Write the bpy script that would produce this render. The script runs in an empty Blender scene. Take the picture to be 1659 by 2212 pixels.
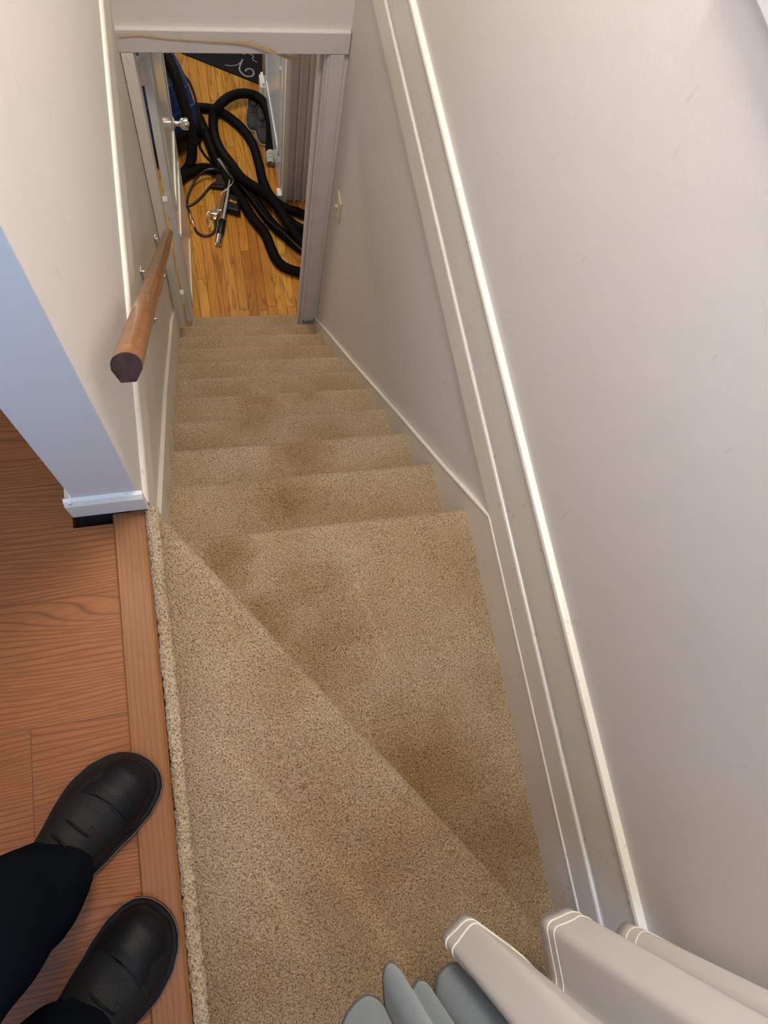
import bpy, bmesh, math, random
from mathutils import Vector, Matrix, noise
random.seed(7)
S = bpy.context.scene
COL = S.collection
PI = math.pi

# ------------------------------------------------------------------ camera
cam_d = bpy.data.cameras.new('camera'); cam = bpy.data.objects.new('camera', cam_d); COL.objects.link(cam)
Rm = Matrix(((0.9714077, 0.1218339, -0.2037733), (-0.1754355, 0.9466499, -0.2703265), (0.1599670, 0.2983463, 0.9409570)))
cam.matrix_world = Matrix.Translation((0.16933, -0.66070, 1.20109)) @ Rm.to_4x4()
cam_d.sensor_fit = 'HORIZONTAL'; cam_d.sensor_width = 36.0; cam_d.lens = 36.0*1532.03/1659.0
cam_d.clip_start = 0.02; cam_d.clip_end = 50
S.camera = cam

# ------------------------------------------------------------------ world, lights, exposure
S.view_settings.view_transform = 'Standard'; S.view_settings.look = 'None'
S.view_settings.gamma = 1.0; S.view_settings.use_curve_mapping = False
S.view_settings.exposure = 0.24
w = bpy.data.worlds.new('world'); S.world = w; w.use_nodes = True
w.node_tree.nodes['Background'].inputs[0].default_value = (0.55, 0.72, 1.0, 1)
w.node_tree.nodes['Background'].inputs[1].default_value = 0.6

def area(name, loc, aim, sx, sy, power, color, spread=PI):
    d = bpy.data.lights.new(name, 'AREA'); d.shape = 'RECTANGLE'; d.size = sx; d.size_y = sy
    d.energy = power; d.color = color; d.spread = spread
    o = bpy.data.objects.new(name, d); COL.objects.link(o); o.location = loc
    o.rotation_euler = (Vector(aim)-Vector(loc)).to_track_quat('-Z', 'Y').to_euler()
    return o
WINC = (0.50, 0.69, 1.0)
area('window_daylight', (0.20, -1.335, 1.62), (0.20, 1.0, 0.55), 0.62, 0.72, 18.0, WINC)
area('hall_window_daylight', (-0.80, -1.335, 1.40), (0.0, 0.3, 0.5), 0.60, 0.85, 9.0, (0.20, 0.51, 1.0))
area('hall_lamp_light', (-0.35, 0.15, 2.20), (-0.2, 0.1, 0.0), 0.45, 0.45, 6.0, (1.0, 0.76, 0.50))
area('stair_fill_light', (0.36, 0.08, 2.20), (0.36, 1.0, -0.4), 0.34, 0.34, 31.0, (1.0, 0.88, 0.71))  # added fill: brightens the stair shaft, set back to shade the tread backs
area('lower_lamp_light', (0.30, 2.70, -0.26), (0.35, 2.70, -2.6), 0.5, 0.5, 19.0, (1.0, 0.83, 0.60))
area('lower_window_daylight', (-0.9, 4.35, -1.3), (0.7, 3.1, -1.7), 0.8, 1.0, 12.0, (0.70, 0.82, 1.0))

# ------------------------------------------------------------------ materials
def M(name):
    m = bpy.data.materials.new(name); m.use_nodes = True
    nt = m.node_tree; b = nt.nodes['Principled BSDF']; return m, nt, b
def N(nt, t, **k):
    n = nt.nodes.new(t)
    for a, v in k.items():
        if a.startswith('i_'):
            key = a[2:]; key = int(key) if key.isdigit() else key
            n.inputs[key].default_value = v
        else: setattr(n, a, v)
    return n
def ramp(nt, stops, interp='LINEAR'):
    n = nt.nodes.new('ShaderNodeValToRGB'); cr = n.color_ramp; cr.interpolation = interp
    while len(cr.elements) < len(stops): cr.elements.new(0.5)
    for e, (p, c) in zip(cr.elements, stops):
        e.position = p; e.color = (c, c, c, 1) if isinstance(c, (int, float)) else (*c, 1)
    return n
def mapped(nt, scale=(1, 1, 1), rot=(0, 0, 0), loc=(0, 0, 0)):
    g = N(nt, 'ShaderNodeNewGeometry'); mp = N(nt, 'ShaderNodeMapping')
    mp.inputs['Scale'].default_value = scale; mp.inputs['Rotation'].default_value = rot; mp.inputs['Location'].default_value = loc
    nt.links.new(g.outputs['Position'], mp.inputs['Vector']); return mp
def mixc(nt, fac, a, b, mode='MIX'):
    n = N(nt, 'ShaderNodeMix', data_type='RGBA', blend_type=mode)
    for i, v in ((0, fac), (6, a), (7, b)):
        if hasattr(v, 'links') or hasattr(v, 'is_output'): nt.links.new(v, n.inputs[i])
        elif isinstance(v, (int, float)): n.inputs[i].default_value = v
        else: n.inputs[i].default_value = (*v, 1)
    return n.outputs[2]
def math_(nt, op, a, b=None, c=None):
    n = N(nt, 'ShaderNodeMath', operation=op)
    for i, v in enumerate((a, b, c)):
        if v is None: continue
        if isinstance(v, (int, float)): n.inputs[i].default_value = v
        else: nt.links.new(v, n.inputs[i])
    return n.outputs[0]
def simple(name, col, rough=0.5, metal=0.0, bump=0.0, bscale=200, **k):
    m, nt, b = M(name)
    b.inputs['Roughness'].default_value = rough; b.inputs['Metallic'].default_value = metal
    nz = N(nt, 'ShaderNodeTexNoise', i_Scale=bscale*0.15, i_Detail=3.0); mp = mapped(nt)
    nt.links.new(mp.outputs[0], nz.inputs['Vector'])
    c = mixc(nt, nz.outputs[0], tuple(x*0.88 for x in col), tuple(min(1, x*1.12) for x in col))
    nt.links.new(c, b.inputs['Base Color'])
    if bump:
        n2 = N(nt, 'ShaderNodeTexNoise', i_Scale=float(bscale), i_Detail=2.0); nt.links.new(mp.outputs[0], n2.inputs['Vector'])
        bp = N(nt, 'ShaderNodeBump', i_Strength=bump, i_Distance=0.001); nt.links.new(n2.outputs[0], bp.inputs['Height'])
        nt.links.new(bp.outputs[0], b.inputs['Normal'])
    for kk, v in k.items(): b.inputs[kk.replace('_', ' ')].default_value = v
    return m
def paint(name, col, rough=0.45, scuff=0.35, orange=0.25, dirt=0.0, chips=0.0):
    m, nt, b = M(name); b.inputs['Roughness'].default_value = rough
    mp = mapped(nt)
    big = N(nt, 'ShaderNodeTexNoise', i_Scale=2.2, i_Detail=3.0); nt.links.new(mp.outputs[0], big.inputs['Vector'])
    c = mixc(nt, big.outputs[0], tuple(x*0.965 for x in col), tuple(min(1, x*1.03) for x in col))
    # thin scuffs
    ms = mapped(nt, (5, 9, 1.6), (0.35, 0.5, 0.2))
    s1 = N(nt, 'ShaderNodeTexNoise', i_Scale=6.0, i_Detail=5.0, i_Roughness=0.65); nt.links.new(ms.outputs[0], s1.inputs['Vector'])
    r1 = ramp(nt, [(0.665, 0.0), (0.71, 1.0)]); nt.links.new(s1.outputs[0], r1.inputs[0])
    f = math_(nt, 'MULTIPLY', r1.outputs[0], scuff)
    c = mixc(nt, f, c, (0.36, 0.31, 0.26))
    if dirt:
        d = N(nt, 'ShaderNodeTexNoise', i_Scale=9.0, i_Detail=6.0); nt.links.new(mp.outputs[0], d.inputs['Vector'])
        r2 = ramp(nt, [(0.5, 0.0), (0.75, 1.0)]); nt.links.new(d.outputs[0], r2.inputs[0])
        c = mixc(nt, math_(nt, 'MULTIPLY', r2.outputs[0], dirt), c, (0.30, 0.25, 0.18))
    if chips:
        d = N(nt, 'ShaderNodeTexNoise', i_Scale=70.0, i_Detail=4.0); nt.links.new(mp.outputs[0], d.inputs['Vector'])
        r2 = ramp(nt, [(0.66, 0.0), (0.70, 1.0)]); nt.links.new(d.outputs[0], r2.inputs[0])
        c = mixc(nt, math_(nt, 'MULTIPLY', r2.outputs[0], chips), c, (0.14, 0.10, 0.07))
    nt.links.new(c, b.inputs['Base Color'])
    n2 = N(nt, 'ShaderNodeTexNoise', i_Scale=230.0, i_Detail=2.0); nt.links.new(mp.outputs[0], n2.inputs['Vector'])
    n3 = N(nt, 'ShaderNodeTexNoise', i_Scale=14.0, i_Detail=2.0); nt.links.new(mp.outputs[0], n3.inputs['Vector'])
    h = math_(nt, 'ADD', n2.outputs[0], math_(nt, 'MULTIPLY', n3.outputs[0], 3.0))
    bp = N(nt, 'ShaderNodeBump', i_Strength=orange, i_Distance=0.0012); nt.links.new(h, bp.inputs['Height'])
    nt.links.new(bp.outputs[0], b.inputs['Normal'])
    return m
WALL = paint('wall_paint', (0.745, 0.718, 0.702), 0.5, 0.22)
WALLD = paint('worn_wall_paint', (0.78, 0.74, 0.675), 0.5, 0.5, dirt=0.12)
TRIM = paint('trim_paint', (0.84, 0.81, 0.76), 0.32, 0.3, 0.2, chips=0.25)
SKIRT = paint('skirting_paint', (0.80, 0.76, 0.70), 0.35, 0.3, 0.2, chips=0.3)
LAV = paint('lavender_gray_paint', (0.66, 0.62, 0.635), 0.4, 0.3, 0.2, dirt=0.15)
GLOSS = paint('gloss_white_paint', (0.74, 0.77, 0.78), 0.18, 0.0, 0.1)
CEIL = paint('ceiling_paint', (0.74, 0.72, 0.69), 0.8, 0.0)

def planks(name, axis, width, length, cols, grain, rough, seam=0.035, coat=0.2):
    """axis 'Y': boards run along Y; 'X': along X."""
    m, nt, b = M(name); b.inputs['Roughness'].default_value = rough; b.inputs['Coat Weight'].default_value = coat
    b.inputs['Coat Roughness'].default_value = 0.18; b.inputs['Specular IOR Level'].default_value = 0.25
    g = N(nt, 'ShaderNodeNewGeometry'); sp = N(nt, 'ShaderNodeSeparateXYZ'); nt.links.new(g.outputs['Position'], sp.inputs[0])
    across, along = (sp.outputs[0], sp.outputs[1]) if axis == 'Y' else (sp.outputs[1], sp.outputs[0])
    a = math_(nt, 'DIVIDE', across, width); row = math_(nt, 'FLOOR', a); fa = math_(nt, 'FRACT', a)
    wn = N(nt, 'ShaderNodeTexWhiteNoise', noise_dimensions='1D'); nt.links.new(row, wn.inputs['W'])
    l = math_(nt, 'ADD', math_(nt, 'DIVIDE', along, length), math_(nt, 'MULTIPLY', wn.outputs[0], 7.3))
    idl = math_(nt, 'FLOOR', l); fl = math_(nt, 'FRACT', l)
    cb = N(nt, 'ShaderNodeCombineXYZ'); nt.links.new(row, cb.inputs[0]); nt.links.new(idl, cb.inputs[1])
    w2 = N(nt, 'ShaderNodeTexWhiteNoise', noise_dimensions='3D'); nt.links.new(cb.outputs[0], w2.inputs['Vector'])
    rc = ramp(nt, [(i/(len(cols)-1), c) for i, c in enumerate(cols)]); nt.links.new(w2.outputs[0], rc.inputs[0])
    # grain, stretched along the board and shifted per board
    cv = N(nt, 'ShaderNodeCombineXYZ')
    nt.links.new(math_(nt, 'MULTIPLY', across, grain[0]), cv.inputs[0])
    nt.links.new(math_(nt, 'MULTIPLY', along, grain[1]), cv.inputs[1])
    nt.links.new(math_(nt, 'MULTIPLY', w2.outputs[0], 37.0), cv.inputs[2])
    n1 = N(nt, 'ShaderNodeTexNoise', i_Scale=1.0, i_Detail=4.0, i_Roughness=0.6, i_Distortion=0.3); nt.links.new(cv.outputs[0], n1.inputs['Vector'])
    r1 = ramp(nt, [(0.40, 1.0), (0.50, 0.35), (0.60, 0.0)]); nt.links.new(n1.outputs[0], r1.inputs[0])
    # cathedral rings: bands of a soft field
    across_k, along_k = (9.0, 1.5) if axis == 'X' else (14.0, 1.3)
    cv2 = N(nt, 'ShaderNodeCombineXYZ')
    nt.links.new(math_(nt, 'MULTIPLY', across, across_k), cv2.inputs[0])
    nt.links.new(math_(nt, 'MULTIPLY', along, along_k), cv2.inputs[1])
    nt.links.new(math_(nt, 'MULTIPLY', w2.outputs[0], 91.0), cv2.inputs[2])
    n2 = N(nt, 'ShaderNodeTexNoise', i_Scale=1.0, i_Detail=1.0); nt.links.new(cv2.outputs[0], n2.inputs['Vector'])
    fr = math_(nt, 'PINGPONG', math_(nt, 'ADD', math_(nt, 'MULTIPLY', n2.outputs[0], grain[2]), math_(nt, 'MULTIPLY', across, grain[4])), 1.0)
    r2 = ramp(nt, [(0.0, 1.0), (0.30, 0.35), (0.62, 0.0)]); nt.links.new(fr, r2.inputs[0])
    gr = math_(nt, 'MULTIPLY', math_(nt, 'MAXIMUM', math_(nt, 'MULTIPLY', r1.outputs[0], 0.55), r2.outputs[0]), grain[3])
    c = mixc(nt, gr, rc.outputs[0], (0.30, 0.25, 0.20), 'MULTIPLY')
    ed = math_(nt, 'MULTIPLY', math_(nt, 'MINIMUM', fa, math_(nt, 'SUBTRACT', 1.0, fa)), width)
    el = math_(nt, 'MULTIPLY', math_(nt, 'MINIMUM', fl, math_(nt, 'SUBTRACT', 1.0, fl)), length)
    e = math_(nt, 'MINIMUM', ed, el)
    se = ramp(nt, [(0.0, 1.0), (0.5, 0.6), (1.0, 0.0)]); nt.links.new(math_(nt, 'DIVIDE', e, seam*0.04), se.inputs[0])
    c = mixc(nt, math_(nt, 'MULTIPLY', se.outputs[0], 0.75), c, (0.06, 0.03, 0.015))
    # worn grey patches
    n4 = N(nt, 'ShaderNodeTexNoise', i_Scale=3.0, i_Detail=3.0); nt.links.new(g.outputs['Position'], n4.inputs['Vector'])
    r4 = ramp(nt, [(0.55, 0.0), (0.8, 0.5)]); nt.links.new(n4.outputs[0], r4.inputs[0])
    c = mixc(nt, r4.outputs[0], c, (0.45, 0.40, 0.34), 'MULTIPLY')
    nt.links.new(c, b.inputs['Base Color'])
    bp = N(nt, 'ShaderNodeBump', i_Strength=0.35, i_Distance=0.0008)
    nt.links.new(math_(nt, 'SUBTRACT', 1.0, math_(nt, 'MAXIMUM', se.outputs[0], math_(nt, 'MULTIPLY', gr, 0.4))), bp.inputs['Height'])
    nt.links.new(bp.outputs[0], b.inputs['Normal'])
    return m
LAM = planks('reddish_oak_laminate', 'X', 0.196, 1.25, [(0.22, 0.072, 0.019), (0.30, 0.107, 0.032), (0.255, 0.087, 0.025)], (520, 14.0, 34.0, 0.72, 290.0), 0.5, 0.03, 0.03)
OAK = planks('honey_oak_strips', 'Y', 0.057, 0.80, [(0.42, 0.155, 0.013), (0.66, 0.32, 0.045), (0.52, 0.205, 0.020), (0.72, 0.38, 0.070), (0.45, 0.165, 0.015)], (480, 10.0, 20.0, 0.75, 60.0), 0.45, 0.075, 0.05)
STRIP = planks('oak_threshold', 'Y', 0.9, 4.0, [(0.25, 0.100, 0.032), (0.25, 0.100, 0.032)], (700, 30.0, 4.0, 0.38, 240.0), 0.45, 0.001, 0.1)

def wood(name, c1, c2, rough=0.35):
    m, nt, b = M(name); b.inputs['Roughness'].default_value = rough; b.inputs['Coat Weight'].default_value = 0.3
    tc = N(nt, 'ShaderNodeTexCoord'); mp = N(nt, 'ShaderNodeMapping'); mp.inputs['Scale'].default_value = (60, 60, 3.5)
    nt.links.new(tc.outputs['Object'], mp.inputs[0])
    n = N(nt, 'ShaderNodeTexNoise', i_Scale=1.0, i_Detail=5.0, i_Distortion=0.6); nt.links.new(mp.outputs[0], n.inputs['Vector'])
    r = ramp(nt, [(0.3, c1), (0.7, c2)]); nt.links.new(n.outputs[0], r.inputs[0]); nt.links.new(r.outputs[0], b.inputs['Base Color'])
    return m
RAIL = wood('varnished_rail_wood', (0.17, 0.062, 0.018), (0.31, 0.135, 0.045))
ENDW = wood('dark_end_grain', (0.016, 0.010, 0.012), (0.045, 0.028, 0.028), 0.9)
ENDW.node_tree.nodes['Principled BSDF'].inputs['Coat Weight'].default_value = 0.0; ENDW.node_tree.nodes['Principled BSDF'].inputs['Specular IOR Level'].default_value = 0.1

SOIL = [(0.307, -0.077, -0.6, 0.13, 1.0), (0.384, 0.136, -0.8, 0.13, 0.9), (0.25, 0.364, -1.0, 0.12, 0.7), (0.306, 0.521, -1.2, 0.11, 0.7), (0.48, 0.53, -1.2, 0.10, 0.7),
        (0.134, -0.262, -0.4, 0.10, 1.0), (0.30, -0.35, -0.4, 0.13, 0.75), (0.34, -0.50, -0.4, 0.16, 0.6), (0.223, -0.408, -0.4, 0.10, 0.8), (0.50, -0.80, -0.4, 0.22, 0.95), (0.63, -0.98, -0.4, 0.22, 1.0),
        (0.21, -0.59, -0.2, 0.11, 0.5), (0.22, -0.80, -0.2, 0.17, 0.5), (0.33, -1.05, -0.2, 0.42, 0.95), (0.55, -1.1, -0.2, 0.30, 0.9), (0.12, -1.05, -0.2, 0.22, 0.7)]
TRACKS = [(0.075, -0.642, 0.151, -0.746, -0.2, 0.016, 0.5), (0.151, -0.746, 0.249, -0.883, -0.2, 0.018, 0.7), (0.249, -0.883, 0.36, -1.072, -0.2, 0.028, 1.0), (0.139, -0.899, 0.218, -1.083, -0.2, 0.020, 0.8), (0.421, -0.363, 0.467, -0.562, -0.4, 0.014, 0.7)]
def carpet_mat():
    m, nt, b = M('beige_carpet'); b.inputs['Roughness'].default_value = 0.95
    b.inputs['Sheen Weight'].default_value = 0.15; b.inputs['Specular IOR Level'].default_value = 0.1
    mp = mapped(nt)
    f = N(nt, 'ShaderNodeTexNoise', i_Scale=330.0, i_Detail=2.0); nt.links.new(mp.outputs[0], f.inputs['Vector'])
    rf = ramp(nt, [(0.34, (0.18, 0.115, 0.056)), (0.43, (0.375, 0.265, 0.150)), (0.52, (0.455, 0.342, 0.215)), (0.68, (0.58, 0.465, 0.33))]); nt.links.new(f.outputs[0], rf.inputs[0])
    # traffic soil: brown and greyish patches of their own shape
    d = N(nt, 'ShaderNodeTexNoise', i_Scale=4.6, i_Detail=4.0, i_Roughness=0.55); nt.links.new(mp.outputs[0], d.inputs['Vector'])
    rd = ramp(nt, [(0.44, 0.0), (0.64, 1.0)]); nt.links.new(d.outputs[0], rd.inputs[0])
    c = mixc(nt, math_(nt, 'MULTIPLY', rd.outputs[0], 0.35), rf.outputs[0], (0.66, 0.55, 0.42), 'MULTIPLY')
    mp2 = mapped(nt, (1, 1, 1), (0, 0, 0), (3.7, 1.2, 5.0))
    d2 = N(nt, 'ShaderNodeTexNoise', i_Scale=3.0, i_Detail=3.0); nt.links.new(mp2.outputs[0], d2.inputs['Vector'])
    rd2 = ramp(nt, [(0.42, 0.0), (0.62, 1.0)]); nt.links.new(d2.outputs[0], rd2.inputs[0])
    c = mixc(nt, math_(nt, 'MULTIPLY', rd2.outputs[0], 0.9), c, (1.08, 1.10, 1.20), 'MULTIPLY')
    # soil spots worn into the traffic path, and pale brushed tracks left in the pile
    g = N(nt, 'ShaderNodeNewGeometry'); wb = N(nt, 'ShaderNodeTexNoise', i_Scale=16.0, i_Detail=3.0); nt.links.new(g.outputs['Position'], wb.inputs['Vector'])
    wv = N(nt, 'ShaderNodeVectorMath', operation='SUBTRACT'); nt.links.new(wb.outputs['Color'], wv.inputs[0]); wv.inputs[1].default_value = (0.5, 0.5, 0.5)
    ws = N(nt, 'ShaderNodeVectorMath', operation='SCALE'); nt.links.new(wv.outputs[0], ws.inputs[0]); ws.inputs[3].default_value = 0.11
    wp_ = N(nt, 'ShaderNodeVectorMath', operation='ADD'); nt.links.new(g.outputs['Position'], wp_.inputs[0]); nt.links.new(ws.outputs[0], wp_.inputs[1])
    tot = None
    for (x, y, z, r, a) in SOIL:
        d_ = N(nt, 'ShaderNodeVectorMath', operation='DISTANCE'); nt.links.new(wp_.outputs[0], d_.inputs[0]); d_.inputs[1].default_value = (x, y, z)
        m_ = N(nt, 'ShaderNodeMapRange', interpolation_type='SMOOTHSTEP'); nt.links.new(d_.outputs['Value'], m_.inputs[0])
        m_.inputs[1].default_value = 0.0; m_.inputs[2].default_value = r; m_.inputs[3].default_value = a; m_.inputs[4].default_value = 0.0
        tot = m_.outputs[0] if tot is None else math_(nt, 'MAXIMUM', tot, m_.outputs[0])
    c = mixc(nt, tot, c, (0.68, 0.57, 0.42), 'MULTIPLY')
    tot = None
    for (ax, ay, bx, by, z, r, a) in TRACKS:
        A_ = Vector((ax, ay, z)); D_ = Vector((bx-ax, by-ay, 0)); L2 = D_.length_squared
        s1_ = N(nt, 'ShaderNodeVectorMath', operation='SUBTRACT'); nt.links.new(g.outputs['Position'], s1_.inputs[0]); s1_.inputs[1].default_value = A_
        dt = N(nt, 'ShaderNodeVectorMath', operation='DOT_PRODUCT'); nt.links.new(s1_.outputs[0], dt.inputs[0]); dt.inputs[1].default_value = D_/L2
        tt = N(nt, 'ShaderNodeClamp'); nt.links.new(dt.outputs['Value'], tt.inputs[0])
        sc = N(nt, 'ShaderNodeVectorMath', operation='SCALE'); sc.inputs[0].default_value = D_; nt.links.new(tt.outputs[0], sc.inputs[3])
        d_ = N(nt, 'ShaderNodeVectorMath', operation='DISTANCE'); nt.links.new(s1_.outputs[0], d_.inputs[0]); nt.links.new(sc.outputs[0], d_.inputs[1])
        m_ = N(nt, 'ShaderNodeMapRange', interpolation_type='SMOOTHSTEP'); nt.links.new(d_.outputs['Value'], m_.inputs[0])
        m_.inputs[1].default_value = 0.0; m_.inputs[2].default_value = r; m_.inputs[3].default_value = a; m_.inputs[4].default_value = 0.0
        tot = m_.outputs[0] if tot is None else math_(nt, 'MAXIMUM', tot, m_.outputs[0])
    c = mixc(nt, tot, c, (1.17, 1.17, 1.14), 'MULTIPLY')
    nt.links.new(c, b.inputs['Base Color'])
    h = N(nt, 'ShaderNodeTexNoise', i_Scale=420.0, i_Detail=2.0); nt.links.new(mp.outputs[0], h.inputs['Vector'])
    bp = N(nt, 'ShaderNodeBump', i_Strength=1.0, i_Distance=0.004); nt.links.new(h.outputs[0], bp.inputs['Height'])
    nt.links.new(bp.outputs[0], b.inputs['Normal'])
    return m
CARPET = carpet_mat()
CHROME = simple('chrome', (0.82, 0.80, 0.78), 0.16, 1.0)
BRASSY = simple('dull_brass', (0.55, 0.38, 0.20), 0.3, 1.0)
NICKEL = simple('brushed_nickel', (0.62, 0.60, 0.57), 0.3, 1.0)
BLACKR = simple('black_rubber', (0.0035, 0.0035, 0.0035), 0.6, 0, 0.3, 300, Specular_IOR_Level=0.18)
BLACKP = simple('black_plastic', (0.006, 0.006, 0.007), 0.4, Specular_IOR_Level=0.3)
BLUEP = simple('blue_moulded_plastic', (0.012, 0.042, 0.17), 0.4, 0, 0.2, 90)
NAVY = simple('navy_hose_rubber', (0.005, 0.007, 0.018), 0.4)
GREYP = simple('grey_plastic', (0.40, 0.40, 0.36), 0.5)
LETTER = simple('pale_blue_lettering', (0.22, 0.38, 0.50), 0.5)
PLATE = simple('almond_plastic', (0.72, 0.64, 0.47), 0.35)
TAPE = simple('tan_tape', (0.60, 0.45, 0.26), 0.6)
LEATHER = simple('black_leather', (0.0065, 0.0065, 0.0075), 0.45, 0, 0.5, 420, Specular_IOR_Level=0.12)
LEATHERW = simple('worn_black_leather', (0.011, 0.011, 0.0105), 0.55, 0, 0.8, 260, Specular_IOR_Level=0.12)
SOLE = simple('black_sole_rubber', (0.004, 0.004, 0.004), 0.5, Specular_IOR_Level=0.1)
WELT = simple('tan_welt', (0.10, 0.045, 0.03), 0.5)
TROUS = simple('dark_trouser_cloth', (0.0065, 0.0085, 0.0125), 0.95, 0, 0.5, 900, Specular_IOR_Level=0.0)
SKIN = simple('skin', (0.45, 0.26, 0.19), 0.5)
SHOEG = simple('grey_canvas', (0.040, 0.040, 0.042), 0.9, 0, 0.6, 700)
SHOED = simple('dark_shoe_lining', (0.012, 0.012, 0.013), 0.9)
SHOES = simple('pale_shoe_rubber', (0.42, 0.39, 0.36), 0.6)
RUG = simple('black_door_mat', (0.003, 0.003, 0.005), 0.95, 0, 0.5, 500)
SWIRL = simple('grey_mat_print', (0.30, 0.29, 0.27), 0.9)
DARK = simple('dark_gap', (0.012, 0.010, 0.010), 0.9)
BLUEC = simple('grey_blue_fleece', (0.21, 0.285, 0.345), 0.95, 0, 0.7, 500, Sheen_Weight=0.3)
def sheer():
    m, nt, b = M('white_lining_cloth')
    b.inputs['Base Color'].default_value = (0.92, 0.90, 0.89, 1); b.inputs['Roughness'].default_value = 0.8
    tr = N(nt, 'ShaderNodeBsdfTranslucent'); tr.inputs[0].default_value = (0.92, 0.90, 0.89, 1)
    mx = N(nt, 'ShaderNodeMixShader', i_0=0.45)
    out = nt.nodes['Material Output']
    mp = mapped(nt, (900, 900, 900)); n = N(nt, 'ShaderNodeTexNoise', i_Scale=1.0); nt.links.new(mp.outputs[0], n.inputs['Vector'])
    bp = N(nt, 'ShaderNodeBump', i_Strength=0.15, i_Distance=0.0005); nt.links.new(n.outputs[0], bp.inputs['Height']); nt.links.new(bp.outputs[0], b.inputs['Normal'])
    nt.links.new(b.outputs[0], mx.inputs[1]); nt.links.new(tr.outputs[0], mx.inputs[2]); nt.links.new(mx.outputs[0], out.inputs[0])
    return m
WHITEC = sheer()
STITCH = simple('cream_stitching', (0.84, 0.82, 0.77), 0.7)
GLASS, _nt, _b = M('window_glass'); _b.inputs['Transmission Weight'].default_value = 1.0; _b.inputs['Roughness'].default_value = 0.0
LAMP, _nt, _b = M('lamp_diffuser'); _b.inputs['Emission Color'].default_value = (1, 0.85, 0.65, 1); _b.inputs['Emission Strength'].default_value = 3.0

# ------------------------------------------------------------------ mesh helpers
def tag(o, label=None, cat=None, group=None, kind=None):
    if label: o['label'] = label
    if cat: o['category'] = cat
    if group: o['group'] = group
    if kind: o['kind'] = kind
    return o
def empty(name, loc=(0, 0, 0), rz=0.0):
    o = bpy.data.objects.new(name, None); COL.objects.link(o); o.location = loc; o.rotation_euler = (0, 0, rz)
    o.empty_display_size = 0.05
    return o
def link(name, verts, faces, mat, parent=None, smooth=False):
    me = bpy.data.meshes.new(name); me.from_pydata([tuple(v) for v in verts], [], faces); me.materials.append(mat); me.update()
    if smooth: me.polygons.foreach_set('use_smooth', [True]*len(me.polygons))
    o = bpy.data.objects.new(name, me); COL.objects.link(o)
    if parent is not None: o.parent = parent
    return o
class MB:
    def __init__(s): s.v = []; s.f = []
    def add(s, v, f):
        b = len(s.v); s.v += [Vector(p) for p in v]; s.f += [tuple(i+b for i in q) for q in f]; return s
    def box(s, x0, x1, y0, y1, z0, z1, bev=0.0):
        bm = bmesh.new(); bmesh.ops.create_cube(bm, size=1)
        for v in bm.verts:
            v.co = Vector(((x0+x1)/2+v.co.x*(x1-x0), (y0+y1)/2+v.co.y*(y1-y0), (z0+z1)/2+v.co.z*(z1-z0)))
        if bev > 0: bmesh.ops.bevel(bm, geom=bm.edges[:], offset=bev, segments=2, profile=0.5, affect='EDGES')
        bm.verts.index_update(); s.add([v.co.copy() for v in bm.verts], [[v.index for v in f.verts] for f in bm.faces]); bm.free(); return s
    def xf(s, mtx): s.v = [mtx @ p for p in s.v]; return s
    def tube(s, pts, r, n=10, cap=True, closed=False):
        pts = [Vector(p) for p in pts]; m = len(pts); rr = r if isinstance(r, (list, tuple)) else [r]*m
        prev = None; rings = []
        for i, p in enumerate(pts):
            t = (pts[min(i+1, m-1)]-pts[max(i-1, 0)])
            if t.length < 1e-9: t = Vector((0, 0, 1))
            t.normalize()
            if prev is None:
                a = Vector((0, 0, 1)) if abs(t.z) < 0.9 else Vector((1, 0, 0)); u = a.cross(t).normalized()
            else: u = (prev - t*prev.dot(t)).normalized()
            prev = u; q = t.cross(u)
            rings.append([p+(u*math.cos(2*PI*k/n)+q*math.sin(2*PI*k/n))*rr[i] for k in range(n)])
        v = [x for R in rings for x in R]; f = []
        for i in range(m-1):
            for k in range(n):
                f.append((i*n+k, i*n+(k+1) % n, (i+1)*n+(k+1) % n, (i+1)*n+k))
        if cap: f.append(tuple(reversed(range(n)))); f.append(tuple(range((m-1)*n, m*n)))
        return s.add(v, f)
    def rings(s, R, cap=True):
        n = len(R[0]); v = [x for r in R for x in r]; f = []
        for i in range(len(R)-1):
            for k in range(n): f.append((i*n+k, i*n+(k+1) % n, (i+1)*n+(k+1) % n, (i+1)*n+k))
        if cap: f.append(tuple(reversed(range(n)))); f.append(tuple(range((len(R)-1)*n, len(R)*n)))
        return s.add(v, f)
    def prism(s, poly, axis, a, b):
        """poly in the two other axes, extruded along axis from a to b."""
        def P(u, v, t): return {'x': (t, u, v), 'y': (u, t, v), 'z': (u, v, t)}[axis]
        n = len(poly); v = [P(u, q, a) for u, q in poly]+[P(u, q, b) for u, q in poly]
        f = [tuple(range(n)), tuple(reversed(range(n, 2*n)))]+[(i, i+n, (i+1) % n+n, (i+1) % n) for i in range(n)]
        return s.add(v, f)
    def build(s, name, mat, parent=None, smooth=False):
        o = link(name, s.v, s.f, mat, parent, smooth)
        bm = bmesh.new(); bm.from_mesh(o.data); bmesh.ops.recalc_face_normals(bm, faces=bm.faces); bm.to_mesh(o.data); bm.free()
        if smooth:
            o.data.polygons.foreach_set('use_smooth', [True]*len(o.data.polygons))
            try: o.data.set_sharp_from_angle(angle=math.radians(40))
            except Exception: pass
        return o
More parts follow.
